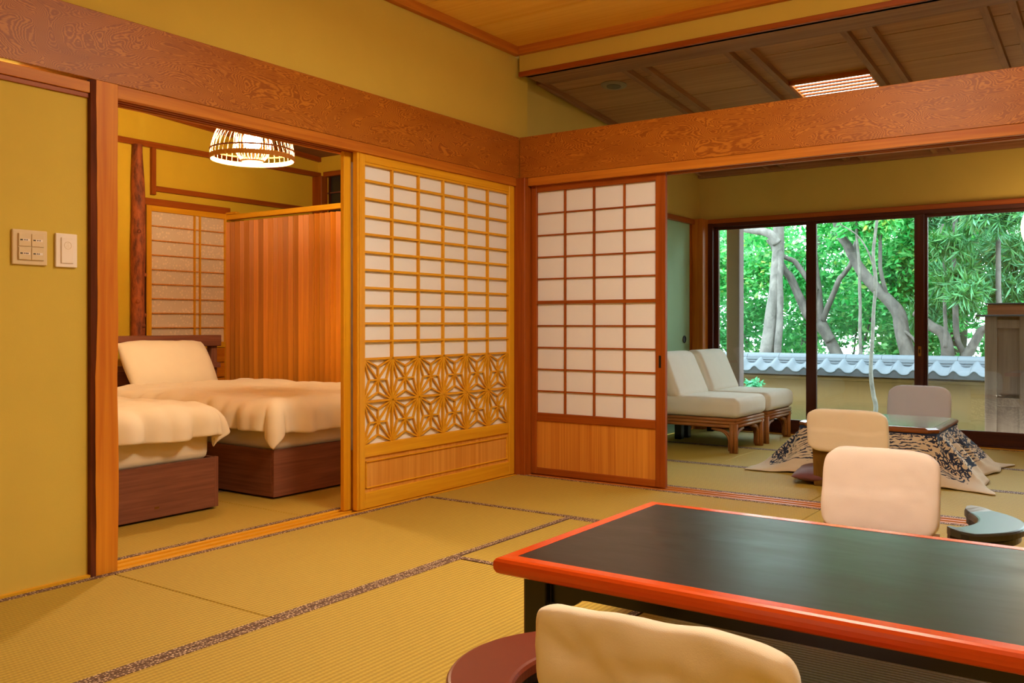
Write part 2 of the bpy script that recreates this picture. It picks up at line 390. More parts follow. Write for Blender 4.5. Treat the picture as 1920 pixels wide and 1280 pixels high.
boxo('post_core', (-.13, .058, -.028, .13, -.05, 1.84), M['brownz'], cp, .004)
# ceiling of the main room
ce = struct('ceiling', (-.13, 4.9, -5.7, .1, 2.70, 2.76), M['roofx'], 'flat cedar board ceiling over the main room', 'ceiling')
ys = [-.02-.455*i for i in range(14)]
for i in range(13):
    y1, y0 = ys[i], max(ys[i+1], -5.6)
    if y1-y0 > .02: boxo('ceiling_board', (-.028, 4.8, y0+.003, y1-.003, 2.655, 2.70), M['ceilx'], ce, .002)
struct('trim_11', (WX, .012, -5.6, .0, 2.605, 2.66), M['trimy'], 'cornice strip where the ochre wall meets the cedar ceiling', 'cornice', bevel=.003)
struct('trim_12', (.012, 4.8, -.035, .02, 2.605, 2.66), M['trimx'], 'cornice strip on the drop wall facing the viewer', 'cornice', bevel=.003)
struct('wall_drop', (.0, 4.8, -.0, .09, 2.49, 2.75), M['plaster'], 'shallow plaster drop wall between the two ceilings', 'wall')
so = empty('trim_13', label='dark soffit board under the plaster drop wall', cat='soffit', kind='structure')
boxo('soffit_edge', (.0, 4.8, -.014, .012, 2.472, 2.502), M['brownx'], so, .003)
boxo('soffit_board', (.0, 4.8, .012, .31, 2.49, 2.512), M['rafterx'], so, .002)

# ------------------------------------------------------------------ window room shell
ZC = lambda y: 2.567-.09*y
struct('wall_sunroom_left', (-.24, -.1, .13, 3.05, 1.86, 2.8), M['plaster2'], 'ochre plaster above the green sliding panel', 'wall')
struct('wall_sunroom_left_corner', (-.24, -.028, -.0, .13, 1.84, 2.8), M['plaster'], 'narrow ochre wall piece above the corner post', 'wall')
struct('wall_back', (-.24, 4.9, 3.05, 3.17, 1.868, 2.6), M['plaster2'], 'ochre plaster above the garden window', 'wall')
c2 = empty('ceiling_sloped', label='sloping dark board ceiling with paired battens over the window room', cat='ceiling', kind='structure')
yb = [.30, .575, 1.025, 1.475, 1.925, 2.375, 2.825, 3.06]
def sloped(name, x0, x1, y0, y1, d0, d1, mat, par, zc=ZC):
    bm = bmesh.new(); prism(bm, [(y0, zc(y0)+d0), (y1, zc(y1)+d0), (y1, zc(y1)+d1), (y0, zc(y0)+d1)], 'x', x0, x1); return obj(name, bm, mat, par)
for y0, y1 in zip(yb, yb[1:]):
    sloped('ceiling_board', -.1, 4.8, y0+.004, y1-.004, 0, .025, M['roofx'], c2)
sloped('roof_deck', -.24, 4.9, .05, 3.17, .03, .06, M['rafterx'], c2)
for xr in (-.06, .55, .68, 1.21, 1.335, 1.87, 2.0, 2.54, 2.665, 3.2, 3.33, 3.86, 3.99):
    sloped('batten', xr-.018, xr+.018, .31, 3.05, -.035, .0, M['raftery'], c2)
boxo('wall_plate', (-.1, 4.8, 3.0, 3.05, ZC(3.05)-.045, ZC(3.0)), M['rafterx'], c2)
# left side: fusuma and its frame
struct('trim_14', (-.13, -.075, .13, 3.05, 1.82, 1.865), M['browny'], 'brown rail above the green sliding panel', 'rail', bevel=.003)
d3 = empty('door_3', label='sage green sliding panel with a round finger pull behind the sofa', cat='door', kind='structure')
boxo('panel', (-.15, -.108, .14, 2.86, .0, 1.82), M['fusuma'], d3)
for y0, y1 in ((2.835, 2.87), (1.48, 1.50)): boxo('stile', (-.15, -.098 if y0 > 2 else -.104, y0, y1, 0, 1.82), M['brownz'] if y0 > 2 else M['fusuma'], d3, .002)
bm = bmesh.new(); lathe(bm, [(0, .0), (.022, .0), (.027, .006), (.031, .006), (.033, 0)], n=24)
tag(obj('finger_pull', bm, M['iron'], d3, (-.106, 2.72, .80), (0, PI/2, 0)), 'round dark metal finger pull')
struct('wall_sunroom_left_lower', (-.24, -.15, .13, 3.05, -.1, 1.87), M['plaster2'], 'wall core behind the green sliding panel', 'wall')
cpn = empty('trim_15', label='wooden corner post between the green panel and the garden window', cat='post', kind='structure')
boxo('post_core', (-.13, .0, 2.875, 3.10, -.05, 1.868), M['trimz'], cpn, .004)
boxo('post_core', (.0, .045, 2.99, 3.10, -.05, 1.83), M['darkz'], cpn, .002)
struct('trim_16', (-.1, 4.8, 3.0, 3.06, 1.828, 1.869), M['brownx'], 'brown rail above the garden window', 'rail', bevel=.003)
# sliding glass doors
def sash(name, x0, x1, y, label, wl, wr, lock=None):
    e = empty(name, (0, 0, 0), 0, label, 'window', kind='structure')
    z0, z1 = .012, 1.80
    boxo('stile', (x0, x0+wl, y-.018, y+.018, z0, z1), M['darkz'], e, .002)
    boxo('stile', (x1-wr, x1, y-.018, y+.018, z0, z1), M['darkz'], e, .002)
    boxo('top_rail', (x0+wl, x1-wr, y-.016, y+.016, 1.775, z1), M['darkx'], e, .002)
    boxo('bottom_rail', (x0+wl, x1-wr, y-.016, y+.016, z0, .115), M['darkx'], e, .002)
    boxo('pane', (x0+wl, x1-wr, y-.002, y+.002, .115, 1.775), M['glass'], e)
    if lock is not None:
        k = boxo('latch', (lock-.012, lock+.012, y-.024, y-.017, .68, .76), M['brass'], e, .003)
        boxo('latch_lever', (lock-.004, lock+.004, y-.036, y-.023, .705, .735), M['iron'], k, .001)
    return e
wf = empty('window_frame', label='dark wooden frame around the sliding glass doors', cat='frame', kind='structure')
boxo('head_track', (.0, 4.8, 3.0, 3.10, 1.798, 1.83), M['darkx'], wf, .002)
boxo('sill_track', (-.0, 4.8, 3.0, 3.12, -.06, .014), M['darkx'], wf, .002)
boxo('floor_strip', (-.1, 4.8, 2.93, 3.0, -.06, .002), M['hinokix'], wf, .001)
sash('window_1', .045, .935, 3.07, 'left glass door in front of the pale tree trunk', .03, .045)
sash('window_2', .865, 1.785, 3.035, 'middle glass door showing the leaning trunk and the tiled wall', .085, .07, 1.755)
sash('window_3', 1.715, 2.70, 3.07, 'right glass door in front of the wooden shutter box', .09, .06)
sash('window_4', 2.64, 3.6, 3.035, 'fourth glass door at the right edge', .06, .06)
sash('window_5', 3.54, 4.8, 3.07, 'fifth glass door beyond the right edge', .06, .06)

# ------------------------------------------------------------------ bedroom shell
BX = -3.0
struct('wall_bedroom_back', (-3.12, BX, -2.9, 1.13, -.1, 2.9), M['plaster_bed'], 'golden plaster wall at the head of the beds', 'wall')
struct('wall_bedroom_left', (-3.12, -.13, -3.0, -2.9, -.1, 2.9), M['plaster_bed'], 'golden plaster side wall of the bedroom', 'wall')
struct('wall_bedroom_right', (-3.12, -.24, 1.13, 1.25, -.1, 2.9), M['plaster_bed'], 'golden plaster wall holding the small high window', 'wall')
ZB = lambda y: 2.527-.065*y
c3 = empty('ceiling_bedroom', label='dark sloping board ceiling of the bedroom', cat='ceiling', kind='structure')
yb3 = [-2.9+.45*i for i in range(9)]+[1.13]
for y0, y1 in zip(yb3, yb3[1:]): sloped('ceiling_board', -3.0, -.13, y0+.003, y1-.003, 0, .03, M['rafterx'], c3, ZB)
sloped('batten', -3.0, -2.965, -2.9, 1.13, -.04, 0, M['browny'], c3, ZB)
struct('wall_bedroom_front', (-.24, -.131, .0, 1.13, -.1, 2.75), M['plaster_bed'], 'golden plaster return wall behind the pale screen', 'wall')
struct('trim_17', (BX, -2.965, -2.9, 1.13, 2.272, 2.315), M['browny'], 'upper brown rail on the golden bedroom wall', 'rail', bevel=.003)
struct('trim_18', (BX, -2.965, -.59, -.555, 1.915, 2.272), M['brownz'], 'short brown drop post on the golden bedroom wall', 'rail', bevel=.003)
struct('trim_19', (BX, -2.967, -.555, 1.13, 1.945, 1.985), M['browny'], 'lower brown rail on the golden bedroom wall', 'rail', bevel=.003)
struct('trim_20', (BX, -2.955, -.665, .12, 1.832, 1.885), M['browny'], 'brown head rail over the patterned paper screen', 'rail', bevel=.003)
struct('trim_21', (-3.0, -2.88, 1.05, 1.13, .0, 2.27), M['brownz'], 'brown corner post under the bedroom ceiling', 'post', bevel=.004)
struct('trim_22', (-2.88, -.24, 1.07, 1.13, 2.262, 2.305), M['brownx'], 'brown rail over the small high window', 'rail', bevel=.003)
hw = empty('window_6', label='small dark high window with thin lattice bars above the slatted partition', cat='window', kind='structure')
boxo('night_glass', (-2.86, -1.6, 1.118, 1.128, 1.75, 2.262), plain('dark_glass', lin(52, 50, 46), .15, nz=.3, nscale=6), hw)
for i in range(6): boxo('lattice_bar', (-2.84+.25*i, -2.825+.25*i, 1.10, 1.118, 1.75, 2.262), M['darkz'], hw)
for z in (1.98, 2.11): boxo('lattice_rail', (-2.86, -1.6, 1.104, 1.117, z, z+.012), M['bedx'], hw)
# log post
bm = bmesh.new(); pts = []; rad = []
for i in range(40):
    z = 2.272*i/39; pts.append((-2.955+.006*fbm((1, 0, z), 3), -.716+.012*fbm((0, 0, z), 2.2, 5), z))
    r = .050+.006*fbm((0, 2, z), 4, 1)
    if z > 1.75: r *= 1-.5*min(1, (z-1.75)/.5)**1.5*.6
    rad.append(r)
tube(bm, pts, rad, 14)
for z, a in ((1.10, -.6), (.92, .3), (1.3, .9), (1.62, -.4), (1.0, 1.2)):
    c = Vector((-2.955+.045*math.cos(a), -.716+.045*math.sin(a), z)); g = bmesh.ops.create_icosphere(bm, subdivisions=1, radius=.02)
    for v in g['verts']: v.co = c+v.co
s = NT('bark_log', .75); f = s.noise(s.mapping((14, 14, 5)), 1.6, 5, .65); s.col(s.ramp(f, [(.35, lin(96, 44, 22)), (.6, lin(176, 92, 44))])); s.bump(f, .5, .01)
tag(obj('trim_23', bm, s.m, smooth=True), 'knotty bark-covered log post beside the patterned paper screen', 'post', kind='structure')
struct('trim_24', (BX, -2.96, -.667, -.645, 0, 1.832), M['darkz'], 'dark jamb between the log post and the patterned paper screen', 'jamb')
# patterned paper screen
d4 = empty('door_4', label='patterned paper screen with thin bars at the head of the far bed', cat='door', kind='structure')
Y0, Y1 = -.643, .095
boxo('paper_sheet', (-2.985, -2.98, Y0+.03, Y1-.01, .77, 1.80), M['paper2'], d4)
boxo('stile', (-2.99, -2.955, Y0, Y0+.042, 0, 1.832), M['hinokiz'], d4, .002)
boxo('stile', (-2.99, -2.955, Y1-.012, Y1, 0, 1.832), M['hinokiz'], d4, .002)
boxo('top_rail', (-2.99, -2.957, Y0+.042, Y1-.012, 1.79, 1.832), M['hinokiy'], d4, .002)
boxo('mid_rail', (-2.99, -2.957, Y0+.042, Y1-.012, .745, .79), M['hinokiy'], d4, .002)
hb = [1.79-.1105*i for i in range(1, 9)]
for z in hb: boxo('crossbar', (-2.979, -2.964, Y0+.042, Y1-.012, z-.004, z+.004), M['panel2z'], d4)
for y in (-.215, -.165): boxo('upright_bar', (-2.979, -2.960, y-.005, y+.005, .79, 1.79), M['hinokiz'], d4)
for i in range(6):
    z1 = .742-.122*i; boxo('lower_board', (-2.99, -2.966, Y0+.042, Y1-.012, z1-.116, z1), M['slaty'], d4, .002)
# slatted partition
sp = empty('slatted_partition', (-1.5, .1, 0), 0, 'pleated cedar slat partition standing behind the far bed', 'partition')
boxo('end_post', (-1.50, -1.455, -.03, .03, .0, 1.845), M['hinokiz'], sp, .003)
boxo('top_rail', (-1.455, 1.24, -.022, .03, 1.785, 1.825), M['hinokix'], sp, .003)
boxo('rail_cleat', (-1.455, -1.33, -.028, .012, 1.827, 1.845), M['hinokix'], sp, .002)
boxo('bottom_rail', (-1.455, 1.24, -.03, .03, .0, .05), M['hinokix'], sp, .003)
bm = box(bmesh.new(), -.040, .040, -.006, .006, .05, 1.765, .002); sl = None
n_sl = 46
for i in range(n_sl):
    x = -1.425+i*.0575
    if sl is None: sl = obj('slat', bm, M['slatz'], sp, (x, 0, 0), (0, 0, math.radians(50)))
    else:
        c = sl.copy(); COL.objects.link(c); c.parent = sp; c.location = (x, 0, 0); c.rotation_euler = (0, 0, math.radians(50+random.uniform(-10, 10)))

# ------------------------------------------------------------------ pale screen with hemp-leaf lattice (left) : door_1, plane x
d1 = empty('door_1', label='pale cypress paper screen with a hemp-leaf lattice band', cat='door', kind='structure')
y0, y1 = -1.405, -.032; xf, xb = -.016, -.05      # front and back
HY, HZ = M['hinokiy'], M['hinokiz']
ia, ib = -1.348, -.085
boxo('stile', (xb, xf, y0, ia, .004, 1.80), HZ, d1, .003); boxo('stile', (xb, xf, ib, y1, .004, 1.80), HZ, d1, .003)
boxo('stile_bead', (xf-.004, xf+.004, y0+.012, y0+.02, .006, 1.79), HZ, d1)
boxo('top_rail', (xb, xf-.002, ia, ib, 1.748, 1.80), HY, d1, .003)
boxo('mid_rail', (xb, xf-.002, ia, ib, .262, .325), HY, d1, .003)
boxo('bottom_rail', (xb, xf-.002, ia, ib, .004, .085), HY, d1, .003)
pn = boxo('lower_panel', (xb+.008, xf-.014, ia, ib, .085, .262), M['panelz'], d1)
for b in ((ia+.012, ib-.012, .235, .242), (ia+.012, ib-.012, .103, .110), (ia+.012, ia+.019, .103, .242), (ib-.019, ib-.012, .103, .242)):
    boxo('panel_moulding', (xf-.016, xf-.006, *b), HY, pn, .002)
boxo('paper_sheet', (xb+.006, xb+.010, ia, ib, .325, 1.748), M['paper'], d1)
zt, za = 1.748, .757; rows = 11; cols = 6
cw = (ib-ia)/cols
for i in range(1, cols): boxo('upright_bar', (xb+.010, xf-.006, ia+i*cw-.0055, ia+i*cw+.0055, .325, zt), HZ, d1, .001)
for j in range(0, rows):
    z = zt-.006 if j == 0 else zt-(zt-za)*j/rows; boxo('crossbar', (xb+.010, xf-.007, ia, ib, z-.006, z+.006), HY, d1, .001)
for z in (za, (za+.325)/2): boxo('crossbar', (xb+.010, xf-.006, ia, ib, z-.006, z+.006), HY, d1, .001)
# square hemp-leaf cell
ch = (za-.325)/2
def strip(bm, p, q, w=.0075, x0=0., x1=.013):
    p = Vector(p); q = Vector(q); d = (q-p).normalized(); n = Vector((-d.y, d.x))*w/2
    prism(bm, [tuple(p+n), tuple(q+n), tuple(q-n), tuple(p-n)], 'x', x0, x1)
bm = bmesh.new(); a, b = cw/2, ch/2
O = (0, 0); C4 = [(-a, b), (a, b), (a, -b), (-a, -b)]
for c in C4: strip(bm, O, c)
cent = [(0, b*.60), (a*.60, 0), (0, -b*.60), (-a*.60, 0)]
for i, c in enumerate(cent):
    strip(bm, O, c); strip(bm, c, C4[i]); strip(bm, c, C4[(i+1) % 4])
lat = None
for i in range(cols):
    for j in range(2):
        loc = (xb+.012, ia+(i+.5)*cw, .325+(j+.5)*ch)
        if lat is None: lat = obj('hemp_leaf_cell', bm, HY, d1, loc)
        else:
            c = lat.copy(); COL.objects.link(c); c.parent = d1; c.location = loc
# second pale screen stacked behind the first
d5 = empty('door_5', label='second pale screen edge showing behind the hemp-leaf screen', cat='door', kind='structure')
boxo('stile', (-.095, -.068, -1.445, -1.395, .004, 1.80), HZ, d5, .003)
boxo('top_rail', (-.095, -.068, -1.395, -.04, 1.75, 1.80), HY, d5, .003)
boxo('bottom_panel', (-.095, -.068, -1.395, -.04, .004, .3), M['panelz'], d5)
boxo('paper_sheet', (-.085, -.08, -1.395, -.04, .3, 1.75), M['paper'], d5)
boxo('stile', (-.095, -.068, -.075, -.035, .004, 1.80), HZ, d5, .003)

# ------------------------------------------------------------------ brown framed screen (right) : door_2, plane y
d2 = empty('door_2', label='brown framed paper screen with a solid wood lower panel', cat='door', kind='structure')
x0, x1 = .060, .972; yf, yk = .040, .070
BX_, BZ = M['brownx'], M['brownz']
ia, ib = .10, .91
boxo('stile', (x0, ia, yf, yk, .004, 1.80), BZ, d2, .003)
st = boxo('stile', (ib, x1, yf, yk, .004, 1.80), BZ, d2, .003)
tag(boxo('flush_pull', (ib+.022, ib+.036, yf-.002, yf+.004, .685, .755), M['iron'], st, .001), 'small dark flush pull')
boxo('top_rail', (ia, ib, yf, yk, 1.752, 1.80), BX_, d2, .003)
boxo('mid_rail', (ia, ib, yf, yk, .335, .385), BX_, d2, .003)
boxo('bottom_rail', (ia, ib, yf, yk, .004, .045), BX_, d2, .003)
boxo('lower_panel', (ia, ib, yf+.010, yk-.006, .045, .335), M['panel2z'], d2)
boxo('paper_sheet', (ia, ib, yk-.012, yk-.009, .385, 1.752), M['paper'], d2)
cw2 = (ib-ia)/4
for i in range(1, 4): boxo('upright_bar', (ia+i*cw2-.006, ia+i*cw2+.006, yf+.006, yk-.012, .385, 1.752), BZ, d2, .001)
zm = 1.068
boxo('crossbar', (ia, ib, yf+.003, yk-.012, zm-.010, zm+.010), BX_, d2, .001)
for k in range(1, 5):
    for z in (zm+.01+(1.752-zm-.01)*k/5, .385+(zm-.01-.385)*k/5): boxo('crossbar', (ia, ib, yf+.008, yk-.012, z-.0045, z+.0045), BX_, d2, .001)

# ------------------------------------------------------------------ switch plates
def plate(): 
    e = empty('switch_plate', (WX, -3.017, 1.203), 0, 'square cream switch plate with four labelled buttons', 'switch')
    boxo('base_plate', (0, .010, -.061, .061, -.061, .061), M['cream'], e, .003, 2)
    inn = boxo('button_bezel', (.010, .013, -.043, .047, -.045, .049), M['cream'], e, .001)
    for iy, yy in enumerate((-.042, .003)):
        for iz, zz in enumerate((-.044, .003)):
            b = boxo('button', (.013, .0165, yy, yy+.043, zz, zz+.044), M['cream'], e, .001)
            boxo('label_tag', (.0165, .0171, yy+.015, yy+.038, zz+.018, zz+.026), M['white'], b)
            boxo('indicator', (.0165, .0172, yy+.005, yy+.013, zz+.020, zz+.024), M['ink'], b)
            m = [(.018, .003), (.0255, .003)] if iz else [(.017, .0028), (.023, .003), (.0285, .0028)][:3 if iy == 0 else 2]
            for q, w in m: boxo('label_mark', (.0171, .0174, yy+q, yy+q+.0045, zz+.020, zz+.0245), plainink, b)
plainink = plain('grey_print', lin(110, 92, 84), .7)
plate()
e = empty('wall_switch', (WX, -2.886, 1.201), 0, 'narrow white wall switch right of the four button plate', 'switch')
boxo('base_plate', (0, .011, -.040, .040, -.061, .061), M['white'], e, .003, 2)
rk = boxo('rocker', (.011, .0155, -.022, .024, -.047, .047), M['white'], e, .002)
bm = torus(bmesh.new(), (0, 0, 0), .013, .0008, 24, 4); obj('embossed_ring', bm, M['cream'], rk, (.0156, .002, .018), (0, PI/2, 0))
for k, z in enumerate((.012, .018, .024)): boxo('embossed_bar', (.0153, .0162, -.006+.002*k, .008-.001*k, z, z+.0012), M['cream'], rk)

# ------------------------------------------------------------------ beds
def bed(x_foot, y0, y1, label):
    L = 2.12; w = y1-y0
    e = empty('bed', (x_foot, (y0+y1)/2, 0), 0, label, 'bed', 'beds in the bedroom')
    h = w/2
    fb = boxo('footboard', (-.022, 0, -h, h, .012, .262), M['bedy'], e, .002)
    boxo('corner_strip', (-.024, .001, h-.022, h+.002, .012, .264), M['bedz'], fb, .002)
    bg_ = boxo('badge', (.0, .0012, h-.36 if y0 < -2 else h-.12, h-.335 if y0 < -2 else h-.095, .055, .066), M['brass'], fb); tag(bg_, 'small metal badge')
    for s in (-1, 1): boxo('side_panel', (-L+.1, -.022, *sorted((s*h, s*(h-.02))), .012, .262), M['bedx'], e, .002)
    for x in (-.12, -L+.3):
        for s in (-1, 1): boxo('leg', (x-.03, x+.03, s*(h-.08)-.03, s*(h-.08)+.03, 0, .014), M['black'], e)
    boxo('slat_base', (-L+.1, -.03, -h+.022, h-.022, .10, .24), M['bedx'], e)
    bm = box(bmesh.new(), -L+.12, -.03, -h+.03, h-.02, .245, .475, .045, 4)
    for v in bm.verts: v.co += Vector((fbm(v.co, 6, 1), fbm(v.co, 6, 2), fbm(v.co, 5, 3)))*.008
    obj('mattress', bm, M['sheet'], e, smooth=True)
    hb_ = boxo('headboard', (-L+.02, -L+.06, -h, h, .1, .60), M['bedy'], e, .003)
    boxo('headboard_cap', (-L-.02, -L+.09, -h-.02, h+.02, .765, .85), M['bedy'], hb_, .006)
    for s in (-1, 1): boxo('headboard_post', (-L, -L+.06, *sorted((s*h, s*(h-.05))), .60, .765), M['bedz'], hb_, .003)
    boxo('shelf_lip', (-L, -L+.085, -h-.015, h+.015, .60, .64), M['bedy'], hb_, .003)
    return e
XN, XF = -.662, -.60
bed(XN, -2.78, -1.742, 'brown wooden bed nearest the post, with a linen mattress')
bed(XF, -1.435, -.235, 'brown wooden bed in front of the slatted partition')
def duvet(xf, y0, y1, ztop, dropF, dropS, length, label, seed):
    e = bmesh.new(); Wd = y1-y0; nx, ny = 96, 90; R = .075; V = {}
    for i in range(nx+1):
        for j in range(ny+1):
            a = -length+(length+dropF)*i/nx; b = -dropS+(Wd+2*dropS)*j/ny
            ea = max(0, a); eb = -b if b < 0 else max(0, b-Wd); sgn = -1 if b < 0 else 1
            r = math.hypot(ea, eb); x = min(a, 0); y = min(max(b, 0), Wd)
            if r > 0:
                ux, uy = ea/r, sgn*eb/r; th = min(r/R, PI/2)
                hor, ver = R*math.sin(th), R*(1-math.cos(th))+max(0, r-R*PI/2)
                t = (b*1.0 if ea > eb else a)*1.0; tc = math.atan2(eb, ea)
                k = min(1, r/.18)
                fold = .018*math.sin(t*26+seed)+.014*math.sin(t*47+2*seed)+.020*fbm((a, b, 0), 7, seed)+.012*abs(math.sin(t*19+b*3))
                if ea > .02 and eb > .02: fold = .045*math.sin(tc*4.2+.6+seed)
                hor += fold*k+.012*k; ver *= 1+.10*fbm((t, seed, 0), 5, seed)
                x += ux*hor; y += uy*hor; z = ztop-ver
            else:
                z = ztop
            z += (.018*fbm((a, b, 1), 3.2, seed)+.008*fbm((a, b, 2), 9, seed)-.022*abs(fbm((a*.45+b*.9, b*1.2-a*.7, 2), 5, seed+4))+.012)*(1-min(1, r/.25))
            V[i, j] = e.verts.new((xf+x, y0+y, z))
    for i in range(nx):
        for j in range(ny): e.faces.new((V[i, j], V[i+1, j], V[i+1, j+1], V[i, j+1]))
    o = obj('duvet', e, M['sheet'], smooth=True)
    so_ = o.modifiers.new('thick', 'SOLIDIFY'); so_.thickness = .022; so_.offset = 1
    ss = o.modifiers.new('smooth', 'SUBSURF'); ss.levels = 0; ss.render_levels = 1
    return tag(o, label, 'duvet', 'duvets on the beds')
duvet(XN-.045, -2.765, -1.80, .505, .17, .17, 1.35, 'cream duvet on the bed nearest the post', 1.3)
duvet(XF-.045, -1.385, -.30, .505, .20, .19, 1.60, 'cream duvet spread over the bed by the slatted partition', 4.1)
bm = cushion(bmesh.new(), .70, .44, .19, 2.6, 2.0, .03, 4, 28, 22, .010, 3, 7)
p = obj('pillow', bm, M['sheet'], None, (-2.50, -.755, .625), (math.radians(56), 0, math.radians(90)), True); tag(p, 'plump cream pillow leaning on the far bed headboard', 'pillow')

# ------------------------------------------------------------------ pendant lamp in the bedroom
def pendant():
    c = (-1.0, -1.25); e = empty('pendant_lamp', (*c, 1.865), 0, 'domed bamboo pendant lamp glowing above the beds', 'lamp')
    R = .234; nr = 40; zb = .022
    dome = lambda t: (R*math.cos(t*1.22)**.75, zb+.245*math.sin(t*1.22))     # t 0..1
    bm = bmesh.new(); tube(bm, [(*[dome(k/9)[0], 0], dome(k/9)[1]) for k in range(10)], .0022, 4)
    me = None
    for i in range(nr):
        if me is None: r0 = obj('bamboo_rib', bm, M['bamboo'], e)
        else:
            r0 = me.copy(); COL.objects.link(r0); r0.parent = e
        r0.rotation_euler = (0, 0, 2*PI*i/nr); me = me or r0
    obj('rim_band', lathe(bmesh.new(), [(R-.004, zb-.016), (R+.003, zb-.016), (R+.003, zb+.010), (R-.004, zb+.010), (R-.004, zb-.016)], n=64), M['bamboo'], e)
    obj('dark_hoop', torus(bmesh.new(), (0, 0, zb+.040), R-.001, .005, 64, 6), M['bamboo_d'], e)
    obj('top_ring', torus(bmesh.new(), (0, 0, dome(1)[1]), dome(1)[0], .006, 32, 6), M['bamboo_d'], e)
    pr = [(.062, 0), (.085, .03), (.104, .075), (.104, .14), (.09, .19), (.075, .21)]
    bm = bmesh.new(); tube(bm, [(r, 0, z) for r, z in pr], .0022, 4); ib_ = obj('inner_rib', bm, M['bamboo'], e)
    for i in range(1, 30):
        k = ib_.copy(); COL.objects.link(k); k.parent = e; k.rotation_euler = (0, 0, 2*PI*i/30)
    obj('inner_ring', torus(bmesh.new(), (0, 0, .004), .064, .006, 32, 6), M['bamboo'], e)
    obj('bottom_disc', lathe(bmesh.new(), [(0, -.002), (.060, -.002), (.060, .001), (0, .001)], n=32), paper('frosted_disc', (.9, .86, .8, 1), .45), e)
    bm = bmesh.new(); bmesh.ops.create_uvsphere(bm, u_segments=20, v_segments=12, radius=.055)
    obj('bulb', bm, emit('bulb_glow', (1, .80, .50, 1), P_BED), e, (0, 0, .12), smooth=True)
    obj('cord', tube(bmesh.new(), [(0, 0, .17), (0, 0, .73)], .004, 6), M['ink'], e)
    obj('ceiling_cap', lathe(bmesh.new(), [(0, .70), (.05, .70), (.05, .735), (0, .735)], n=20), M['bamboo_d'], e)
pendant()

# ------------------------------------------------------------------ louvred ceiling light and speaker in the sloping ceiling
def louvre():
    e = empty('ceiling_light', (1.6, 1.225, ZC(1.225)), 0, 'louvred rectangular light set in the sloping ceiling', 'lamp'); e.rotation_euler = (math.atan(-.09), 0, 0)
    obj('diffuser', box(bmesh.new(), -.235, .235, -.165, .165, -.006, -.002), emit('fluorescent_glow', (1, .95, .86, 1), P_LOUVRE), e)
    for b in ((-.255, -.235, -.18, .18), (.235, .255, -.18, .18), (-.255, .255, -.18, -.165), (-.255, .255, .165, .18)): boxo('frame_bar', (*b, -.03, .0), M['trimx'], e, .002)
    for k in range(6): boxo('louvre_slat', (-.235, .235, -.148+.058*k, -.128+.058*k, -.017, -.006), M['brownx'], e, .001)
louvre()
e = empty('ceiling_speaker', (.33, .62, ZC(.62)), 0, 'round flush grey disc in the sloping ceiling', 'speaker'); e.rotation_euler = (math.atan(-.09), 0, 0)
obj('cover_disc', lathe(bmesh.new(), [(0, -.012), (.07, -.012), (.085, -.006), (.085, .0)], n=32), plain('grey_plastic', lin(150, 132, 100), .6), e)
obj('inner_disc', lathe(bmesh.new(), [(0, -.016), (.045, -.016), (.048, -.011)], n=24), plain('dark_grille', lin(110, 96, 72), .7), e)

# ------------------------------------------------------------------ lamps beyond the upper and right edge of the frame, plus added fill
def main_lamp(x, y, power, label):
    e = empty('ceiling_lamp', (x, y, 2.50), 0, label, 'lamp', 'square paper ceiling lamps of the main room')
    boxo('shade', (-.35, .35, -.35, .35, 0, .07), emit('paper_shade_glow', (*WARM, 1), power), e)
    for x in (-.355, .355):
        for y in (-.355, .355): boxo('frame_post', (x-.012, x+.012, y-.012, y+.012, -.01, .09), M['brownz'], e)
    boxo('lid', (-.36, .36, -.36, .36, .071, .085), M['brownx'], e)
    for s in (-.355, .355):
        for z in (-.005, .078):
            boxo('frame_bar', (-.355, .355, s-.01, s+.01, z-.01, z+.01), M['brownx'], e); boxo('frame_bar', (s-.01, s+.01, -.355, .355, z-.01, z+.01), M['browny'], e)
    obj('cord', tube(bmesh.new(), [(0, 0, .085), (0, 0, .155)], .03, 6), M['ink'], e)
main_lamp(2.15, -1.9, P_MAIN, 'square paper ceiling lamp above the low lacquer table')
main_lamp(3.5, -4.75, 13, 'added square paper fill lamp, unseen behind the viewer')  # unseen lamp added to brighten the back of the nearest chair
def lantern():
    e = empty('lantern', (2.668, 2.52, 1.42), 0, 'round paper lantern at the right edge before the glass door', 'lamp')
    bm = bmesh.new(); pr = [(.05, 0)]+[(.17*math.sin(a)**.8, .18-.18*math.cos(a)) for a in [PI*(k+1.2)/15.4 for k in range(14)]]+[(.05, .36)]
    obj('paper_shade', lathe(bm, pr, n=36), emit('lantern_glow', (1, .72, .40, 1), P_LANTERN), e, smooth=True)
    for k in range(1, 14): obj('bamboo_hoop', torus(bmesh.new(), (0, 0, pr[k][1]), pr[k][0]+.001, .0016, 36, 4), M['bamboo'], e)
    obj('top_ring', torus(bmesh.new(), (0, 0, .36), .05, .006, 24, 6), M['ink'], e); obj('bottom_ring', torus(bmesh.new(), (0, 0, 0), .05, .006, 24, 6), M['ink'], e)
    obj('cord', tube(bmesh.new(), [(0, 0, .36), (0, 0, .93)], .004, 6), M['ink'], e)
lantern()

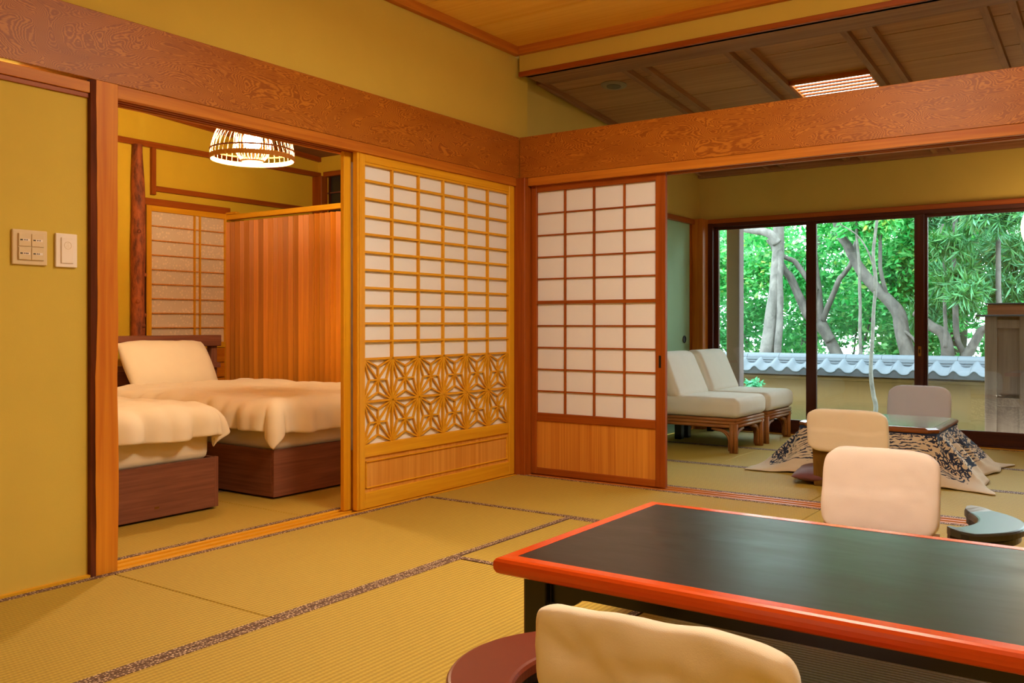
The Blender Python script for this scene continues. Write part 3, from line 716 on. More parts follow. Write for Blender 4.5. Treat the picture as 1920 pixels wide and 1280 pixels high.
# ------------------------------------------------------------------ low lacquer table
def low_table():
    X0, X1, Y0, Y1, Z = 1.80, 3.27, -2.757, -1.842, .33
    e = empty('low_table', ((X0+X1)/2, (Y0+Y1)/2, 0), 0, 'low black lacquer table with a vermilion frame', 'table')
    hx, hy = (X1-X0)/2, (Y1-Y0)/2
    prof = [(.046, Z), (.014, Z), (.006, Z-.003), (.001, Z-.010), (0, Z-.019), (.001, Z-.030), (.006, Z-.040), (.014, Z-.045), (.046, Z-.045)]
    for k in range(4):
        bm = bmesh.new(); rows_ = []
        for d, z in prof:
            if k == 0: q = [(-hx+d, -hy+d, z), (hx-d, -hy+d, z)]
            elif k == 1: q = [(hx-d, -hy+d, z), (hx-d, hy-d, z)]
            elif k == 2: q = [(hx-d, hy-d, z), (-hx+d, hy-d, z)]
            else: q = [(-hx+d, hy-d, z), (-hx+d, -hy+d, z)]
            rows_.append([bm.verts.new(v) for v in q])
        for a, b in zip(rows_, rows_[1:]+rows_[:1]): bm.faces.new((a[0], a[1], b[1], b[0]))
        for s in (0, 1): bm.faces.new([r[s] for r in rows_])
        obj('frame_rail', bm, M['redlac'] if k % 2 == 0 else M['redlacy'], e, smooth=False)
    boxo('top_panel', (-hx+.046, hx-.046, -hy+.046, hy-.046, Z-.03, Z-.0008), M['lacquer'], e)
    lx, ly = hx-.062, hy-.062
    for sx in (-1, 1):
        for sy in (-1, 1):
            bm = bmesh.new(); x, y = sx*(lx-.03), sy*(ly-.03)
            box(bm, x-.034, x+.034, y-.034, y+.034, .03, Z-.045, .004, 2); box(bm, x-.040, x+.040, y-.040, y+.040, 0, .03, .006, 2)
            lg = obj('leg', bm, M['black'], e)
            boxo('leg_fillet', (x-.036, x+.036, y-.012, y+.012, .03, Z-.05), M['grease'], lg, .002)
            if sx < 0: boxo('red_side', (x-.0365, x-.033, y-.030, y+.030, .03, Z-.047), M['mahog'], lg)
    def apron(L):
        t = Z-.045; b = .236; d = .222; P = [(-L, t), (L, t), (L, d-.006), (L-.07, d-.008), (L-.085, d-.004), (L-.105, b-.002), (L-.125, b)]
        return P+[(-x, z) for x, z in P[:1:-1]]
    for s in (-1, 1):
        bm = bmesh.new(); prism(bm, apron(lx-.05), 'y', s*(ly-.03)-.011, s*(ly-.03)+.011); obj('apron', bm, M['black'], e)
        bm = bmesh.new(); prism(bm, apron(ly-.05), 'x', s*(lx-.03)-.011, s*(lx-.03)+.011); obj('apron', bm, M['black'], e)
low_table()

# ------------------------------------------------------------------ legless chairs
def zaisu(x, y, rz, label, cover, zc0, w=.45, htop=.425, seed=1, wr=.006, wood_m=None, lean=.10, c=.16):
    """local +Y is the facing direction, the back leans towards -Y"""
    e = empty('legless_chair', (x, y, 0), rz, label, 'chair', 'legless chairs around the two low tables')
    wm = wood_m or M['mahog']
    bm = bmesh.new()    # bent plywood back
    n = 12; prev = None
    for i in range(n+1):
        t = i/n; z = .012+(htop-.022)*t; yy = -lean*t**1.4; hw = w/2-.02-(.05*max(0, (t-.75)/.25)**2.5)
        lp = [bm.verts.new(q) for q in ((-hw, yy, z), (-hw*.5, yy-.012, z), (0, yy-.015, z), (hw*.5, yy-.012, z), (hw, yy, z), (hw, yy+.012, z), (0, yy, z), (-hw, yy+.012, z))]
        if prev:
            for j in range(8): bm.faces.new((prev[j], prev[(j+1) % 8], lp[(j+1) % 8], lp[j]))
        else: bm.faces.new(lp)
        prev = lp
    bm.faces.new(prev[::-1]); obj('backrest', bm, wm, e)
    boxo('seat_board', (-w/2+.02, w/2-.02, .0, .40, .0, .022), wm, e, .004)
    obj('seat_pad', cushion(bmesh.new(), w-.03, .40, .07, 6, 3, .06, 6, 16, 16), M['purple'], e, (0, .215, .05), smooth=True)
    # cotton cover pulled over the back
    bm = bmesh.new(); h = htop+.012-zc0
    cushion(bm, w, h, 0.055, 10, 3, c, 5, 36, 30, wr, seed, 10)
    for v in bm.verts:
        yz = (v.co.y+h/2)/h                                 # 0 bottom .. 1 top
        v.co.x *= 1+.015*(1-yz)
        z = zc0+yz*h; t = z/htop
        if yz < .5: v.co.z *= 1+.25*(1-yz)
        v.co = Vector((v.co.x, -lean*max(0, t)**1.4-.004-v.co.z, z))
    cv = obj('back_cover', bm, cover, e, smooth=True)
    if zc0 < .15:
        bm = bmesh.new(); box(bm, -w/2*.99, w/2*.99, -.004, .0015, 0, .022)
        obj('hem_band', bm, cover, cv, (0, -lean*(zc0/htop)**1.4-.030, zc0+.008))
    return e
zaisu(2.52, -3.20, 0, 'nearest legless chair, its cream cotton cover in front of the lacquer table', M['cover_b'], .075, .475, .436, 2, .014, c=.08)
zaisu(2.305, -.80, PI, 'legless chair with pink-white cover on the far side of the lacquer table', M['cover'], .075, .455, .412, 5, .004, lean=.06)
zaisu(1.83, .63, 0, 'legless chair with a peach cover and bare brown lower back before the quilted table', M['cover_b'], .205, .44, .445, 8, .002, wood('zaisu_back', lin(122, 88, 34), lin(98, 66, 22), 'z', 40, 2), lean=.07)
zaisu(1.825, 2.55, PI, 'legless chair with pale lilac-grey cover between the quilted table and the window', fabric('chair_cover_lilac', lin(226, 224, 244), .9, 420, .2), .12, .44, .462, 11, .002, lean=.08)
def arm_stand(x, y, s, m_top, m_und, label):
    e = empty('armrest_stand', (x, y, 0), 0, label, 'armrest', 'armrest stands beside the legless chairs')
    n = 28; cl = []
    for i in range(n+1):
        a = math.radians(-62+124*i/n); cl.append(Vector((s*(.25*math.cos(a)-.19), .25*math.sin(a), .222)))
    def board(hw0, z0, z1):
        bm = bmesh.new(); prev = None
        for i, c in enumerate(cl):
            t = i/n; d = (cl[min(i+1, n)]-cl[max(i-1, 0)]).normalized(); nrm = Vector((d.y, -d.x, 0))
            wd = hw0*(.62+.38*math.sin(PI*t)); r_ = min(1, min(t, 1-t)/.07); wd *= .30+.70*math.sqrt(max(0, r_*(2-r_)))
            up = Vector((0, 0, .012*max(0, abs(2*t-1)-.8)/.2))
            lp = [bm.verts.new(c+nrm*a*wd+Vector((0, 0, zz))+up) for a, zz in ((-1, z0), (-1, z1-.008), (-.94, z1-.002), (-.86, z1), (.86, z1), (.94, z1-.002), (1, z1-.008), (1, z0))]
            if prev:
                for j in range(8): bm.faces.new((prev[j], prev[(j+1) % 8], lp[(j+1) % 8], lp[j]))
            else: bm.faces.new(lp)
            prev = lp
        bm.faces.new(prev[::-1]); return bm
    obj('arm_board', board(.078, -.012, .014), m_top, e)
    obj('arm_apron', board(.062, -.040, -.012), m_und, e)
    for i in (4, n-4):
        c = cl[i]; bm = bmesh.new(); tube(bm, [(c.x, c.y, .022), (c.x, c.y, .08), (c.x, c.y, .15), (c.x, c.y, .20)], [.032, .020, .020, .034], 10); obj('leg', bm, m_und, e, smooth=True)
        boxo('foot', (c.x-.05, c.x+.05, c.y-.035, c.y+.035, 0, .022), m_und, e, .005)
    boxo('stretcher', (min(cl[4].x, cl[n-4].x)-.012, max(cl[4].x, cl[n-4].x)+.012, cl[4].y, cl[n-4].y, .07, .095), m_und, e, .003)
arm_stand(2.13, -3.09, -1, M['mahog'], M['black'], 'reddish brown crescent armrest stand left of the nearest chair')
arm_stand(2.72, -1.08, 1, M['grease'], M['black'], 'glossy black crescent armrest stand beyond the right half of the lacquer table')
bm = cushion(bmesh.new(), .46, .46, .085, 3, 2, .02, 4, 24, 24, .004, 4)
tag(obj('floor_cushion', bm, M['purple'], None, (1.70, .855, .046), (0, 0, math.radians(8)), True), 'flat plum floor cushion under the edge of the quilt', 'cushion')

# ------------------------------------------------------------------ rattan armless sofa chairs
def sofa(y0, label):
    e = empty('armless_chair', (.40, y0+.325, 0), 0, label, 'chair', 'rattan armless chairs by the green panel')
    wd = .30
    for sy in (-1, 1):
        for front in (1, 0):
            y = sy*(wd-.035); x = .37 if front else -.30
            bm = bmesh.new()
            if front:
                for dx, dy in ((-.016, -.014), (.014, -.014), (0, .014)): tube(bm, [(x+dx, y+dy, 0), (x+dx, y+dy, .21)], .018, 8)
            else: box(bm, x-.03, x+.03, y-.03, y+.03, 0, .21, .004)
            obj('leg', bm, M['rattanz'] if front else M['black'], e, smooth=bool(front))
        # curved corner braces
        for dx, dy in ((-1, 0), (0, -sy)):
            bm = bmesh.new(); xx, y = .37, sy*(wd-.035)
            for o_ in (0, .016):
                P = []
                base = .040-o_*1.1; q = .085+o_*.2
                P = [(xx+dx*base, y+dy*base, .012+o_*2.6), (xx+dx*base, y+dy*base, .045)]
                for k in range(9):
                    t = k/8*PI/2
                    P.append((xx+dx*(base+q*(1-math.cos(t))), y+dy*(base+q*(1-math.cos(t))), .075+q*math.sin(t)))
                P.append((P[-1][0]+dx*.05, P[-1][1]+dy*.05, P[-1][2]+.008)); tube(bm, P, .009, 6)
            obj('corner_brace', bm, M['rattanx'], e, smooth=True)
    for z in (.192, .216, .238):
        for sy in (-1, 1): obj('side_rail', tube(bmesh.new(), [(-.32, sy*(wd-.02), z), (.385, sy*(wd-.02), z)], .0125, 8), M['rattanx'], e, smooth=True)
        obj('front_rail', tube(bmesh.new(), [(.385, -wd+.01, z), (.385, wd-.01, z)], .0125, 8), M['rattany'], e, smooth=True)
    boxo('seat_deck', (-.32, .37, -wd+.02, wd-.02, .225, .25), M['black'], e)
    bm = box(bmesh.new(), -.20, .415, -wd-.006, wd+.006, .25, .395, .05, 5)
    for v in bm.verts:
        if v.co.z > .36: v.co.z += .012*(1-min(1, abs(v.co.x-.1)/.32)**2)
    obj('seat_cushion', bm, M['sofa'], e, smooth=True)
    bm = box(bmesh.new(), -.065, .065, -wd+.004, wd-.004, 0, .345, .045, 5)
    for v in bm.verts: v.co += Vector((-.42*v.co.z, -.05*math.copysign(1, v.co.y)*max(0, (v.co.z-.2)/.25)*(abs(v.co.y) > .2)*.6, .375))
    obj('back_cushion', bm, M['sofa'], e, (-.10, 0, 0), smooth=True)
    bm = bmesh.new(); tube(bm, [(-.29, -wd+.04, .22), (-.36, -wd+.04, .58), (-.36, wd-.04, .58), (-.29, wd-.04, .22)], .016, 8); obj('back_frame', bm, M['rattanz'], e, smooth=True)
sofa(1.57, 'beige rattan armless chair nearer the brown framed screen')
sofa(2.235, 'beige rattan armless chair nearer the garden window')

# ------------------------------------------------------------------ heated table with quilt
gloss_top = plain('dark_gloss_top', lin(128, 112, 66), .2, .8); gloss_top.node_tree.nodes['Principled BSDF'].inputs['Coat Weight'].default_value = 1.0; gloss_top.node_tree.nodes['Principled BSDF'].inputs['Coat IOR'].default_value = 1.7; gloss_top.node_tree.nodes['Principled BSDF'].inputs['Coat Roughness'].default_value = .16
KX, KY, KA, KB, KZ = 1.785, 1.545, .415, .395, .315
k = empty('kotatsu_table', (KX, KY, 0), 0, 'low square table with a glossy brown top over the indigo quilt', 'table')
def octo(a, b, c): return [(-a+c, -b), (a-c, -b), (a, -b+c), (a, b-c), (a-c, b), (-a+c, b), (-a, b-c), (-a, -b+c)]
bm = bmesh.new(); L = []
for z, ins in ((KZ-.034, .012), (KZ-.030, .003), (KZ-.020, 0), (KZ-.010, .003), (KZ-.001, .022), (KZ, .030)): L.append([bm.verts.new((x, y, z)) for x, y in octo(KA-ins, KB-ins, .05)])
for a, b in zip(L, L[1:]):
    for j in range(8): bm.faces.new((a[j], a[(j+1) % 8], b[(j+1) % 8], b[j]))
bm.faces.new(L[0]); bm.faces.new(L[-1][::-1])
obj('table_top', bm, wood('kotatsu_edge', lin(146, 84, 40), lin(112, 60, 26), 'x', 40, 2, .2), k)
bm = bmesh.new(); prism(bm, octo(KA-.035, KB-.035, .045), 'z', KZ-.002, KZ+.0008); obj('top_inlay', bm, gloss_top, k)
for sx in (-1, 1):
    for sy in (-1, 1): boxo('leg', (sx*.33-.025, sx*.33+.025, sy*.31-.025, sy*.31+.025, .0, .262), M['brownz'], k, .003)
boxo('heater_frame', (-.33, .33, -.31, .31, .225, .262), M['brownx'], k)
def quilt():
    bm = bmesh.new(); uvl = None; NP, NS = 168, 26; V = {}; UV = {}
    fl_c = {(-1, -1): (1.10, .945), (1, -1): (2.52, .87), (1, 1): (2.50, 2.12), (-1, 1): (1.08, 2.20)}
    def sidept(p):
        s = int(p) % 4; f = p-int(p); a, b = KA-.015, KB-.015
        c = [(-a, -b), (a, -b), (a, b), (-a, b)]; q0, q1 = c[s], c[(s+1) % 4]
        return Vector((q0[0]+(q1[0]-q0[0])*f, q0[1]+(q1[1]-q0[1])*f)), s, f
    for i in range(NP):
        p = 4*i/NP; T, s, f = sidept(p)
        cs = [(-1, -1), (1, -1), (1, 1), (-1, 1)]; A, B = Vector(fl_c[cs[s]])-Vector((KX, KY)), Vector(fl_c[cs[(s+1) % 4]])-Vector((KX, KY))
        st_ = A.lerp(B, f); mid = 1-(2*abs(f-.5))**1.3
        nrm = [Vector((0, -1)), Vector((1, 0)), Vector((0, 1)), Vector((-1, 0))][s]
        F = st_-nrm*mid*.10+nrm*.018*math.sin(f*19+s)
        cn = max(0, 1-min(f, 1-f)/.16)
        for j in range(NS+1):
            t = j/NS
            h = t**(1.15+.75*cn)
            P = T.lerp(F, h)
            z = .275*(1-t)**(1.0+.9*cn)+.004+.010*cn*math.sin(t*9)*(1-t)
            fo = (.014*math.sin(f*31+s*2)+.010*math.sin(f*53+1))*math.sin(PI*min(1, t*1.1))*(1-cn)
            P = P+nrm*fo
            if t > .85: z += .004*(1+math.sin(f*40+s))*(1-cn)
            V[i, j] = bm.verts.new((P.x, P.y, z)); UV[i, j] = (p, t)
    top = {}
    for i in range(NP):
        for j in range(NS): bm.faces.new((V[i, j], V[(i+1) % NP, j], V[(i+1) % NP, j+1], V[i, j+1]))
    bm.faces.new([V[i, 0] for i in range(NP)])
    me = bpy.data.meshes.new('quilt'); bmesh.ops.recalc_face_normals(bm, faces=bm.faces); uvl = bm.loops.layers.uv.new('UVMap')
    idx = {v: kk for kk, v in V.items()}
    for fc in bm.faces:
        ks = [idx[l.vert] for l in fc.loops]; wrap = max(q[0] for q in ks)-min(q[0] for q in ks) > NP/2
        for l, q in zip(fc.loops, ks):
            u = UV[q][0]+(4 if wrap and q[0] < NP/2 else 0); l[uvl].uv = (u, UV[q][1])
    bm.to_mesh(me); bm.free()
    s = NT('indigo_quilt_cloth', .9)
    sp_ = s.n('ShaderNodeSeparateXYZ'); s.l(s.tc.outputs['UV'], sp_.inputs[0]); vv = sp_.outputs[1]
    v = s.mapping((3.2, 1.9, 1), 'UV'); n1 = s.noise(v, 1.0, 2, .5, .6)
    wv = s.n('ShaderNodeTexWave', wave_type='RINGS', bands_direction='X'); mp = s.mapping((2.0, 1.4, 1), 'UV', (0, 0, .6)); s.l(mp, wv.inputs['Vector'])
    for kk, q in (('Scale', 3.2), ('Distortion', 6.0), ('Detail', 3.0), ('Detail Scale', 1.6)): wv.inputs[kk].default_value = q
    feather = s.math('GREATER_THAN', wv.outputs['Fac'], .62)
    wv2 = s.n('ShaderNodeTexWave', bands_direction='DIAGONAL'); mp2 = s.mapping((9, 3.5, 1), 'UV', (0, 0, -.7)); s.l(mp2, wv2.inputs['Vector'])
    for kk, q in (('Scale', 2.2), ('Distortion', 5.0), ('Detail', 2.0)): wv2.inputs[kk].default_value = q
    barb = s.math('GREATER_THAN', wv2.outputs['Fac'], .55)
    vo = s.n('ShaderNodeTexVoronoi', feature='DISTANCE_TO_EDGE'); vo.inputs['Scale'].default_value = 1; s.l(s.mapping((34, 13, 1), 'UV'), vo.inputs['Vector'])
    net = s.math('LESS_THAN', vo.outputs['Distance'], .11)
    zone = s.math('GREATER_THAN', n1, .53); zone2 = s.math('LESS_THAN', n1, .44)
    blob = s.math('GREATER_THAN', s.noise(s.mapping((5, 4, 1), 'UV'), 1, 3, .6, 1.2), .60)
    m1 = s.math('MULTIPLY', feather, barb); m2 = s.math('MULTIPLY', net, zone); m3 = s.math('MULTIPLY', barb, zone2)
    mk = s.math('MAXIMUM', s.math('MAXIMUM', m1, m2), s.math('MAXIMUM', blob, s.math('MULTIPLY', m3, .9)))
    hem = s.math('LESS_THAN', s.math('ADD', vv, s.math('MULTIPLY', s.noise(s.mapping((12, 3, 1), 'UV'), 1, 2), .16)), .80)
    top_ = s.math('LESS_THAN', vv, .03)
    mk = s.math('MAXIMUM', s.math('MULTIPLY', mk, hem), top_)
    s.col(s.mix(mk, lin(216, 192, 164), lin(30, 38, 66))); s.bump(s.noise(s.mapping((1, 1, 1)), 300, 2), .15, .002)
    o = obj('quilt', me, s.m, None, (KX, KY, 0), smooth=True)
    so_ = o.modifiers.new('thick', 'SOLIDIFY'); so_.thickness = .005; so_.offset = 1
    tag(o, 'indigo and beige feather patterned quilt spread from under the low table', 'quilt')
quilt()

# ------------------------------------------------------------------ veranda and garden
GZ = -.50
gr = boxo('ground', (-14, 14, 3.12, 26, GZ-.1, GZ), None); s = NT('mossy_ground', .95); f = s.noise(s.mapping((1, 1, 1)), 3, 5); s.col(s.ramp(f, [(.35, lin(70, 72, 38)), (.65, lin(112, 112, 66))])); s.bump(s.noise(s.mapping((1, 1, 1)), 30, 4), .5, .03)
gr.data.materials.append(s.m); tag(gr, 'mossy garden ground outside the glass doors', 'ground', kind='structure')
tag(boxo('veranda_post', (-.005, .125, 3.44, 3.56, GZ, 2.4), plain('weathered_post', lin(88, 69, 65), .8, nz=.25, nscale=12), None, .012, 2), 'weathered veranda post outside the left glass door', 'post', kind='structure')
struct('eaves', (-3, 6, 3.17, 3.75, 2.36, 2.44), M['rafterx'], 'unseen eaves added over the veranda to limit the sky light', 'eaves')  # unseen; put in to block sky light, kept short to admit daylight
struct('wall_house_outside', (-3.2, -.0, 3.12, 3.2, GZ, 2.4), M['plaster2'], 'outer house wall beside the left glass door', 'wall')
# shutter box
sb = empty('shutter_box', (2.70, 3.55, GZ), 0, 'weathered wooden shutter box outside the right glass door', 'shutter box')
WB = wood('weathered_board_z', lin(116, 92, 72), lin(96, 72, 55), 'z', 40, 1.4, .7); WD = wood('weathered_board_red', lin(150, 92, 62), lin(118, 66, 44), 'x', 40, 1.4, .7)
boxo('case', (-.545, .55, -.06, .20, 0, 1.495), WB, sb)
for x in (-.545, -.30, .05, .40): boxo('case_stile', (x, x+.085, -.085, -.06, 0, 1.495), WB, sb, .003)
for z in (.02, .78, 1.40): boxo('case_rail', (-.46, .55, -.08, -.06, z, z+.07), WB, sb, .003)
boxo('cap', (-.605, .60, -.14, .26, 1.495, 1.508), M['tiled'], sb, .003)
boxo('upper_case', (-.53, .55, -.05, .19, 1.508, 1.59), WD, sb); boxo('upper_cap', (-.545, .57, -.07, .21, 1.59, 1.602), M['tiled'], sb, .003)
# garden wall with a tiled ridge
GY = 8.0
gw = empty('garden_wall', (0, GY, GZ), 0, 'ochre garden wall with a grey tiled ridge behind the glass doors', 'wall')
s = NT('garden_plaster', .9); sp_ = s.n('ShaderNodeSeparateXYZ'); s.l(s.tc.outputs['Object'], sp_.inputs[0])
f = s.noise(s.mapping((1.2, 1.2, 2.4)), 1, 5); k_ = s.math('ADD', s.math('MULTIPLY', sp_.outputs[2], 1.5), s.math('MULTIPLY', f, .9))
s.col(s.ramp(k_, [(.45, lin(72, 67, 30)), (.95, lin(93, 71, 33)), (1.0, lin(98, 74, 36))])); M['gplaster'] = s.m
boxo('wall_body', (-8, 8, -.0, .30, 0, .70), M['gplaster'], gw)
boxo('moulding', (-8, 8, -.05, .33, .665, .71), M['gplaster'], gw, .006)
# S-shaped tiles
PT = .232; bm = bmesh.new(); NQ = 14; th = .018
prof = [(PT*i/NQ, .062*(.5+.5*math.cos(2*PI*(i/NQ-.22)))**1.8-.028) for i in range(NQ+1)]
def tl(x, z, d): return (x-PT/2, [-.24, .10][d], z+[.0, .14][d])
up = [[bm.verts.new(tl(x, z+th, d)) for x, z in prof] for d in (0, 1)]; dn = [[bm.verts.new(tl(x, z, d)) for x, z in prof] for d in (0, 1)]
for i in range(NQ):
    bm.faces.new((up[0][i], up[0][i+1], up[1][i+1], up[1][i])); bm.faces.new((dn[0][i], dn[0][i+1], dn[1][i+1], dn[1][i])); bm.faces.new((up[0][i], up[0][i+1], dn[0][i+1], dn[0][i]))
for i in (0, NQ): bm.faces.new((up[0][i], up[1][i], dn[1][i], dn[0][i]))
bm2 = bmesh.new(); lip = []
a_ = [bm2.verts.new((x-PT/2, -.236, z+th*.5)) for x, z in prof]; b_ = [bm2.verts.new((x-PT/2, -.230, -.062)) for x, z in prof]
for i in range(NQ): bm2.faces.new((a_[i], a_[i+1], b_[i+1], b_[i]))
t0 = None
for i in range(46):
    x = -5.4+PT*i
    if t0 is None:
        t0 = obj('roof_tile', bm, M['tile'], gw, (x, 0, .80), smooth=True); l0 = obj('tile_lip', bm2, M['tiled'], t0)
    else:
        c = t0.copy(); COL.objects.link(c); c.parent = gw; c.location = (x, 0, .80+random.uniform(-.003, .003)); d = l0.copy(); COL.objects.link(d); d.parent = c
for z0, z1, hw_, ln in ((.885, .915, .13, .46), (.918, .948, .11, .46)):
    bm = box(bmesh.new(), -ln/2+.002, ln/2-.002, .11-hw_, .11+hw_, 0, z1-z0, .006)
    r0 = None
    for i in range(24):
        loc = (-5.4+ln*(i+(.5 if z0 > .9 else 0)), 0, z0)
        if r0 is None: r0 = obj('ridge_layer', bm, M['tile'], gw, loc)
        else: c = r0.copy(); COL.objects.link(c); c.parent = gw; c.location = loc
bm = bmesh.new(); R_ = .085; A_ = [(.11+R_*math.cos(PI*k/10), .86*R_*math.sin(PI*k/10)) for k in range(11)]; prism(bm, A_, 'x', -.228, .228)
r0 = None
for i in range(24):
    loc = (-5.4+.46*i, 0, .950)
    if r0 is None: r0 = obj('ridge_cap', bm, M['tile'], gw, loc, smooth=False)
    else: c = r0.copy(); COL.objects.link(c); c.parent = gw; c.location = loc
boxo('ridge_bed', (-8, 8, .03, .19, .70, .95), M['gplaster'], gw)

# trees -------------------------------------------------------------
def leafmat(name, stops, trans=.35):
    m = bpy.data.materials.new(name); m.use_nodes = True; t = m.node_tree; t.nodes.remove(t.nodes['Principled BSDF'])
    at = t.nodes.new('ShaderNodeAttribute'); at.attribute_name = 'leaf'; cr = t.nodes.new('ShaderNodeValToRGB'); e = cr.color_ramp.elements
    while len(e) < len(stops): e.new(.5)
    for el, (p, c) in zip(e, stops): el.position = p; el.color = c
    t.links.new(at.outputs['Fac'], cr.inputs[0])
    d = t.nodes.new('ShaderNodeBsdfPrincipled'); d.inputs['Roughness'].default_value = .38; r = t.nodes.new('ShaderNodeBsdfTranslucent')
    mx = t.nodes.new('ShaderNodeMixShader'); mx.inputs[0].default_value = trans
    t.links.new(cr.outputs[0], d.inputs['Base Color']); t.links.new(cr.outputs[0], r.inputs[0])
    t.links.new(d.outputs[0], mx.inputs[1]); t.links.new(r.outputs[0], mx.inputs[2]); t.links.new(mx.outputs[0], t.nodes['Material Output'].inputs[0]); return m
M['leaf'] = leafmat('broad_leaf', [(0, lin(30, 100, 52)), (.45, lin(46, 166, 74)), (.8, lin(124, 206, 120)), (1, lin(184, 186, 70))], .42)
M['leaf2'] = leafmat('narrow_leaf', [(0, lin(60, 94, 32)), (.4, lin(72, 132, 64)), (.75, lin(112, 176, 134)), (1, lin(142, 144, 48))], .42)
M['leaf3'] = leafmat('deep_leaf', [(0, lin(46, 112, 66)), (.5, lin(74, 168, 92)), (1, lin(156, 208, 130))], .45)
def leaf_mesh(name, P, D, U, ln, wd, rnd):
    """P base points, D direction, U side; diamond leaves with a fold"""
    n = len(P); ln = np.asarray(ln)[:, None]; wd = np.asarray(wd)[:, None]
    N = np.cross(D, U); a = P; b = P+D*ln*.45+U*wd/2+N*wd*.12; c = P+D*ln-N*ln*.10; d = P+D*ln*.45-U*wd/2+N*wd*.12
    v = np.stack([a, b, c, d], 1).reshape(-1, 3)
    me = bpy.data.meshes.new(name); me.vertices.add(4*n); me.vertices.foreach_set('co', v.ravel())
    me.loops.add(6*n); me.polygons.add(2*n); k = np.arange(n)[:, None]*4
    me.loops.foreach_set('vertex_index', (k+np.array([[0, 1, 2, 0, 2, 3]])).ravel()); me.polygons.foreach_set('loop_start', np.arange(2*n)*3)
    at = me.attributes.new('leaf', 'FLOAT', 'POINT'); at.data.foreach_set('value', np.repeat(rnd, 4).astype(np.float32))
    me.update(); me.validate(); return me
def unit(v): return v/np.maximum(1e-6, np.linalg.norm(v, axis=-1, keepdims=True))
def crown(blobs, per, size, aspect=.45, whorl=0):
    Ps, Ds, Us, Ls, Ws, Rs = [], [], [], [], [], []
    for (c, r) in blobs:
        n = per; d = unit(rng.normal(size=(n, 3))); rad = rng.random((n, 1))**(1/2.2); q = np.array(c)+d*rad*np.array(r)
        base = rng.random()
        if whorl:
            q = np.repeat(q, whorl, 0); D = unit(rng.normal(size=q.shape)+np.array([0, -.3, -.35])); n = len(q)
        else: D = unit(rng.normal(size=q.shape)*np.array([1, 1, .6])+np.array([0, -.2, -.45]))
        U = unit(np.cross(D, rng.normal(size=q.shape)*np.array([.6, .6, 1])+np.array([0, 0, .8])))
        Ps.append(q); Ds.append(D); Us.append(U); s_ = size*(.7+.6*rng.random(n)); Ls.append(s_); Ws.append(s_*aspect); Rs.append(np.clip(.55*rng.random(n)+.45*base+.0, 0, 1))
    return leaf_mesh('foliage', np.concatenate(Ps), np.concatenate(Ds), np.concatenate(Us), np.concatenate(Ls), np.concatenate(Ws), np.concatenate(Rs))
def bark(name, a, b, sc=8):
    s = NT(name, .85); f = s.noise(s.mapping((sc, sc, sc*.6)), 1, 6, .65, .5); s.col(s.ramp(f, [(.35, a), (.65, b)])); s.bump(f, .5, .03); return s.m
M['bark_pale'] = bark('pale_bark', lin(78, 74, 70), lin(114, 109, 104)); M['bark_grey'] = bark('grey_bark', lin(56, 52, 48), lin(92, 86, 80)); M['bark_thin'] = bark('thin_bark', lin(70, 67, 60), lin(104, 100, 92), 20)
def wander(pts, k=5, amp=.03, seed=0):
    out = []; pts = [Vector(p) for p in pts]
    for i in range(len(pts)-1):
        p0, p1, p2, p3 = pts[max(i-1, 0)], pts[i], pts[i+1], pts[min(i+2, len(pts)-1)]
        for j in range(k):
            t = j/k; q = .5*((2*p1)+(p2-p0)*t+(2*p0-5*p1+4*p2-p3)*t*t+(3*p1-p0-3*p2+p3)*t**3)
            out.append(q+Vector((fbm(q, 2.2, seed), fbm(q, 2.2, seed+1), 0))*amp)
    return out+[pts[-1]]
def limb(bm, pts, r0, r1, seed=0, amp=.03, n=10):
    P = wander(pts, 5, amp, seed); m_ = len(P)-1
    tube(bm, P, [r0+(r1-r0)*i/m_+.06*r0*fbm(P[i], 5, seed) for i in range(m_+1)], n)
def tree(name, base, limbs, mat, blobs, per, size, leaf, label, aspect=.45, whorl=0, seed=0):
    e = empty(name, base, 0, label, 'tree', 'trees beyond the garden wall')
    for i, (pts, r0, r1) in enumerate(limbs):
        bm = bmesh.new(); limb(bm, [Vector(p)-Vector(base) for p in pts], r0, r1, seed+i)
        obj('trunk' if i == 0 else 'branch', bm, mat, e, smooth=True)
    if blobs:
        fo = obj('foliage', crown([(np.array(c)-np.array(base), r) for c, r in blobs], per, size, aspect, whorl), leaf, e); fo['kind'] = 'stuff'
    return e
def blobs(n, x, y, z, r=(.5, 1.0)):
    out = []
    for _ in range(n):
        s_ = random.uniform(*r); out.append(((random.uniform(*x), random.uniform(*y), random.uniform(*z)), (s_, s_*.8, s_*.6)))
    return out
tree('pale_trunk_tree', (-1.80, 9.5, GZ), [([(-1.83, 9.5, GZ), (-1.752, 9.5, .228), (-1.717, 9.5, .484), (-1.64, 9.5, .994), (-1.562, 9.5, 1.502), (-1.545, 9.5, 2.008), (-1.52, 9.5, 2.472), (-1.48, 9.6, 4.0), (-1.3, 9.8, 6)], .125, .075),
     ([(-1.54, 9.45, GZ), (-1.52, 9.45, .236), (-1.503, 9.45, .489), (-1.478, 9.45, .994), (-1.486, 9.45, 1.498), (-1.478, 9.45, 1.834), (-1.50, 9.47, 2.1)], .065, .045), ([(-1.53, 9.45, 2.212), (-1.657, 9.4, 2.37), (-2.005, 9.4, 2.45), (-2.5, 9.4, 2.6)], .085, .045)],
     M['bark_pale'], blobs(16, (-3.8, .2), (10.2, 11.4), (1.6, 3.3)), 420, .12, M['leaf'], 'pale straight-trunked tree seen through the left glass door', seed=1)
